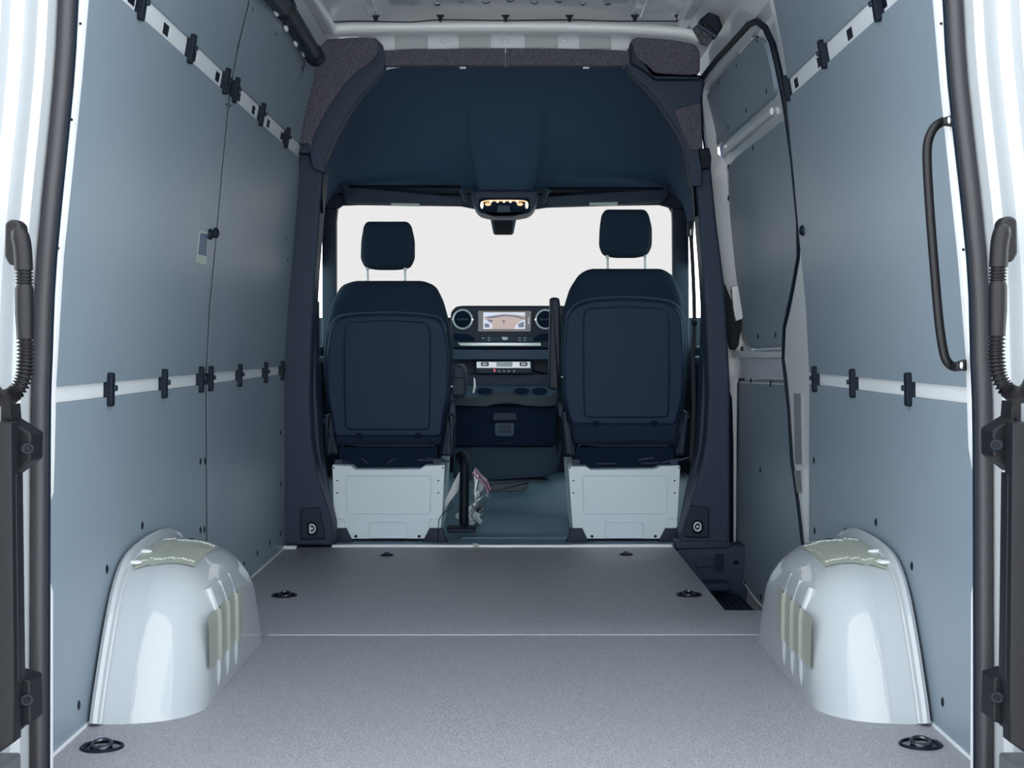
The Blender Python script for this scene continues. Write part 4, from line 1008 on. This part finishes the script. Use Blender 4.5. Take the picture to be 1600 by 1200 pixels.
def flat(pts, D, mt, name, par, t=.0012):
    o = px2(pts, D); m = MB(); m.pillow(o, XZ, D, D + t, .0002, 1); return m.build(name, M[mt], par, smooth=0)
flat([(755, 488), (820.5, 488), (820.5, 514.3), (755, 514.3)], DD - .0105, 'brown', 'screen', scr)
flat([(755, 488), (820.5, 488), (820.5, 493), (800, 491), (785, 490.5), (765, 494), (755, 496)], DD - .0115, 'scr_sky', 'screen_image', scr)
flat([(755, 497), (764, 503), (770, 508), (768, 514), (755, 514)], DD - .0115, 'scr_sky', 'screen_image', scr)
flat([(806, 508), (814, 501), (820.5, 500), (820.5, 514), (803, 514)], DD - .0115, 'scr_sky', 'screen_image', scr)
flat([(757, 495), (775, 493), (790, 491.5), (806, 493), (820, 496.5), (819, 499), (804, 495.5), (790, 494), (776, 496), (764, 497.5)], DD - .012, 'scr_dark', 'screen_image', scr)
flat([(761, 499), (770, 500), (769, 503.5), (765, 503)], DD - .012, 'scr_dark', 'screen_image', scr)
flat([(785, 500.5), (789, 500.5), (788, 505), (786, 505)], DD - .012, 'scr_dark', 'screen_image', scr)
flat([(809, 507), (818, 502), (819, 511), (811, 512)], DD - .012, 'scr_dark', 'screen_image', scr)
flat([(756.5, 506), (763, 505), (766, 511), (758, 512)], DD - .012, 'scr_dark', 'screen_image', scr)
for yy in (497, 500, 503, 505.5): flat([(825, yy - .8), (827, yy - .8), (827, yy + .8), (825, yy + .8)], DD - .0095, 'scr_sky', 'screen_symbol', scr)
m = MB(); m.ball(P(750, 487, DD - .01), .004, 5); m.build('indicator', M['white'], db)
m = MB(); m.tube([P(747, 492, DD - .01), P(747, 515, DD - .01)], .0015, 6); m.build('bezel_line', M['greyp'], db)
for pts in ([(709, 521), (730, 521), (742, 528), (742, 534), (713, 534), (709, 530)], [(834, 534), (834, 528), (845, 521), (864, 521), (866, 534)]):
    m = slabpx(rnd(pts, 2), DD - .006, .02, .002); m.build('storage_pocket', M['navy'], db)
    m = MB(); q = [P(a_, b_, DD - .008) for a_, b_ in pts]; m.tube(q, .0015, 5, closed=True); m.build('pocket_rim', M['greyp'], db)
m = slabpx(rnd([(750, 525), (833, 525), (833, 534.5), (750, 534.5)], 2), DD - .02, .03, .004); bb_ = m.build('button_bar', M['plastic'], db)
m = slabpx(rnd([(783, 526.5), (794.5, 526.5), (792, 531.5), (786, 531.5)], 2), DD - .03, .02, .003); m.build('start_button', M['white'], bb_)
for a_, b_ in ((755, 528), (764, 528), (764, 532), (812, 528), (812, 532), (820, 528), (820, 532)): flat([(a_ - 1.6, b_ - .6), (a_ + 1.6, b_ - .6), (a_ + 1.6, b_ + .6), (a_ - 1.6, b_ + .6)], DD - .0215, 'label', 'button_symbol', bb_)
m = slabpx([(715, 535.5), (845, 535.5), (845, 540.5), (720, 540.5)], DD - .03, .04, .002); m.build('silver_strip', M['alu'], db)
m = slabpx(rnd([(744, 564), (831, 564), (831.5, 584), (744, 584)], 2), DD - .05, .08, .005); sp = m.build('switch_panel', M['plastic2'], db)
m = slabpx(rnd([(744.5, 565), (828.5, 565), (829, 575.5), (744.5, 575.5)], 1.5), DD - .054, .02, .003); m.build('climate_strip', M['alu'], sp)
flat([(775.5, 565.5), (801, 565.5), (800.5, 573), (776, 573)], DD - .0555, 'label', 'climate_display', sp)
for a_ in (757.5, 818):
    m = slabpx(rnd([(a_ - 6, 566), (a_ + 6, 566), (a_ + 6, 572), (a_ - 6, 572)], 2), DD - .057, .01, .002); m.build('rocker_frame', M['black'], sp)
    m = slabpx(rnd([(a_ - 4, 567), (a_ + 4, 567), (a_ + 4, 571), (a_ - 4, 571)], 1.5), DD - .062, .01, .002); m.build('rocker_switch', M['white'], sp)
flat([(771.2, 576.5), (774, 576.5), (774, 581), (771.2, 581)], DD - .0515, 'red', 'hazard_light', sp)
for a_ in (780, 787.5, 795, 803): flat([(a_ - 1.7, 580.8), (a_ + 1.7, 580.8), (a_, 578.2)], DD - .0515, 'label', 'switch_symbol', sp)
m = slabpx([(730, 585), (858, 585), (858, 603), (730, 603)], DD - .005, .1, .004); m.build('lower_panel', M['plastic'], db)
# ---- centre console
DC = 6.55
cc = thing('centre_console', P(787, 745, DC), 'dark centre console with cup holders below the dashboard', 'console')
ztop = P(0, 622, DC).z
xl, xr = P(704, 0, DC).x, P(871, 0, DC).x
m = MB(); zr = ztop + .052
m.add([(x_, y_, z_) for x_ in (xl, xr) for y_, z_ in ((DC, ztop), (DC + .13, zr), (DC + .21, zr), (DC + .21, ztop - .03), (DC, ztop - .03))], [(0, 1, 2, 3, 4), (5, 9, 8, 7, 6), (0, 5, 6, 1), (1, 6, 7, 2), (2, 7, 8, 3), (3, 8, 9, 4), (4, 9, 5, 0)]); m.build('tray', M['greyp'], cc, bevel=.006)
lip = [(704, 625), (712, 621), (735, 621), (755, 620), (775, 615), (797, 614), (815, 619), (840, 622), (860, 620), (868, 612), (872, 612), (871, 628), (866, 635), (845, 636), (815, 634), (800, 630), (775, 632), (760, 636), (720, 635), (706, 634)]
m = slabpx(lip, DC - .02, .03, .006); m.build('tray_lip', mat('tray_lip_plastic', (.025, .04, .055), .5, spec=.3), cc)
for cx_, cy_ in ((757, 611), (815, 611), (843, 609)):
    c = P(cx_, cy_ + 1, DC + .065); c.z = ztop + .027
    ax = Vector((0, -.4, 1)).normalized(); e2 = Vector((0, 1, .4)).normalized()
    m = MB(); m.tube([c + Vector((.038 * math.cos(t), 0, 0)) + e2 * .042 * math.sin(t) for t in [2 * PI * k / 24 for k in range(24)]], .0045, 6, closed=True)
    h = m.build('cup_holder', M['plastic'], cc)
    m = MB(); m.tube([c, c + ax * .003], .037, 24); m.build('cup_well', M['navy'], h)
m = slabpx(rnd([(706, 634), (870, 634), (868, 660), (866, 698), (708, 698), (705, 660)], 3), DC, .20, .01); m.build('front_face', M['navy'], cc)
m = slabpx(rnd([(709, 697), (868, 697), (874, 720), (870, 740), (850, 746), (760, 752), (708, 748)], 4), DC + .03, .18, .012); m.build('lower_carpet', M['carpet2'], cc)
m = MB(); m.tube(smoothpath([P(752, 750, DC + .02), P(800, 746, DC + .02), P(850, 742, DC + .02), P(868, 734, DC + .02), P(873, 715, DC + .02), P(876, 690, DC + .02)], 4), .006, 8); m.build('carpet_edge', M['plastic'], cc)
m = slabpx(rnd([(772, 645), (805, 645), (808, 657), (770, 657)], 2), DC - .015, .03, .004); m.build('socket_block', M['plastic'], cc)
for q in (776, 792):
    m = slabpx(rnd([(q, 647), (q + 11, 647), (q + 11, 654), (q, 654)], 2), DC - .02, .02, .002); m.build('socket_cap', M['plastic2'], cc)
m = slabpx(rnd([(773, 661), (804, 661), (803, 679), (800, 682), (777, 682), (773, 679)], 3), DC - .012, .03, .005); m.build('latch_plate', M['greyp'], cc)
m = slabpx(rnd([(780, 664), (798, 664), (798, 676), (780, 676)], 1.5), DC - .018, .02, .003); m.build('latch_button', M['plastic'], cc)
m = slabpx(rnd([(784, 692), (794, 692), (794, 694.5), (784, 694.5)], 1), DC - .004, .02, .001); m.build('finger_slot', M['black'], cc)
# ---- parking brake, bag, white card, cable
pb = thing('parking_brake_lever', P(725, 828, 5.80), 'black upright parking brake lever beside the driver seat box', 'brake lever')
m = MB(); pp = smoothpath([P(718, 716, 5.95), P(724, 714, 5.90), P(726, 724, 5.82), P(725.5, 760, 5.81), P(725, 800, 5.80), P(725, 822, 5.80)], 5)
m.tube(pp, [.018] + [.0255] * (len(pp) - 3) + [.024, .022], 14, flat=.8); m.build('grip', M['black'], pb)
m = slabpx(rnd([(697, 824), (745, 824), (742, 833), (700, 833)], 3), 5.78, .09, .008); m.build('base_bracket', M['plastic2'], pb)
cb = smoothpath([P(704, 782, 5.70), P(706, 792, 5.70), P(695, 800, 5.70), P(686, 812, 5.70), P(685, 825, 5.695), P(684, 846, 5.69)], 5)
m = MB(); m.tube(cb, .0018, 6); tag(m.build('loose_cable', M['black']), 'thin black cable hanging at the corner of the driver seat box', 'cable')
m = slabpx([(695, 795), (695, 782), (717, 738), (720, 738), (716, 766)], 5.93, .004, .001); tag(m.build('white_card', M['white']), 'white card leaning between driver seat box and brake lever', 'card')
bgp = [(742, 730), (752, 740), (764, 752), (768, 764), (764, 778), (757, 796), (754, 812), (750, 822), (738, 824), (724, 820), (712, 808), (716, 798), (728, 790), (736, 776), (735, 752)]
bag = thing('plastic_bag', P(740, 824, 5.88), 'clear zip plastic bag with pink seal leaning on brake lever', 'bag')
o = rnd(px2(bgp, 5.90), .006); m = MB(); m.pillow(o, XZ, 5.90, 5.94, .012, 4, bulge=.012)
for v in m.v:
    if True: v.y += random.uniform(-.004, .004)
m.build('bag_film', M['bag'], bag, smooth=25)
for dx_, dy_, mt in ((0, 0, 'pink'), (-3, 5, 'pink')):
    m = MB(); m.tube([P(741 + dx_, 733 + dy_, 5.892), P(751 + dx_, 743 + dy_, 5.888), P(762 + dx_, 755 + dy_, 5.888), P(766 + dx_, 766 + dy_, 5.892)], .0028, 6, flat=.5); m.build('zip_seal', M[mt], bag)
for (a_, b_, s_) in ((722, 800, 1.2), (730, 815, 1.4), (744, 806, 1.5), (742, 790, 1.1), (748, 798, 1), (736, 820, 1.2), (716, 806, 1), (749, 814, .9), (746, 772, .9)):
    c = P(a_, b_, 5.915); m = MB(); m.ball(c, .012 * s_, 4, (1, .6, 1.1))
    for v in m.v: v += Vector((random.uniform(-1, 1), random.uniform(-.4, .4), random.uniform(-1, 1))) * .003
    m.build('packed_part', M[random.choice(['foil', 'foil', 'white', 'black', 'alu'])], bag, smooth=10)
m = slabpx([(740, 588), (743, 593), (744, 603), (742, 612), (738, 618), (739.5, 604)], 6.6, .004, .001); tag(m.build('plastic_sheet', M['bag']), 'scrap of clear plastic standing at left end of console tray', 'plastic sheet')
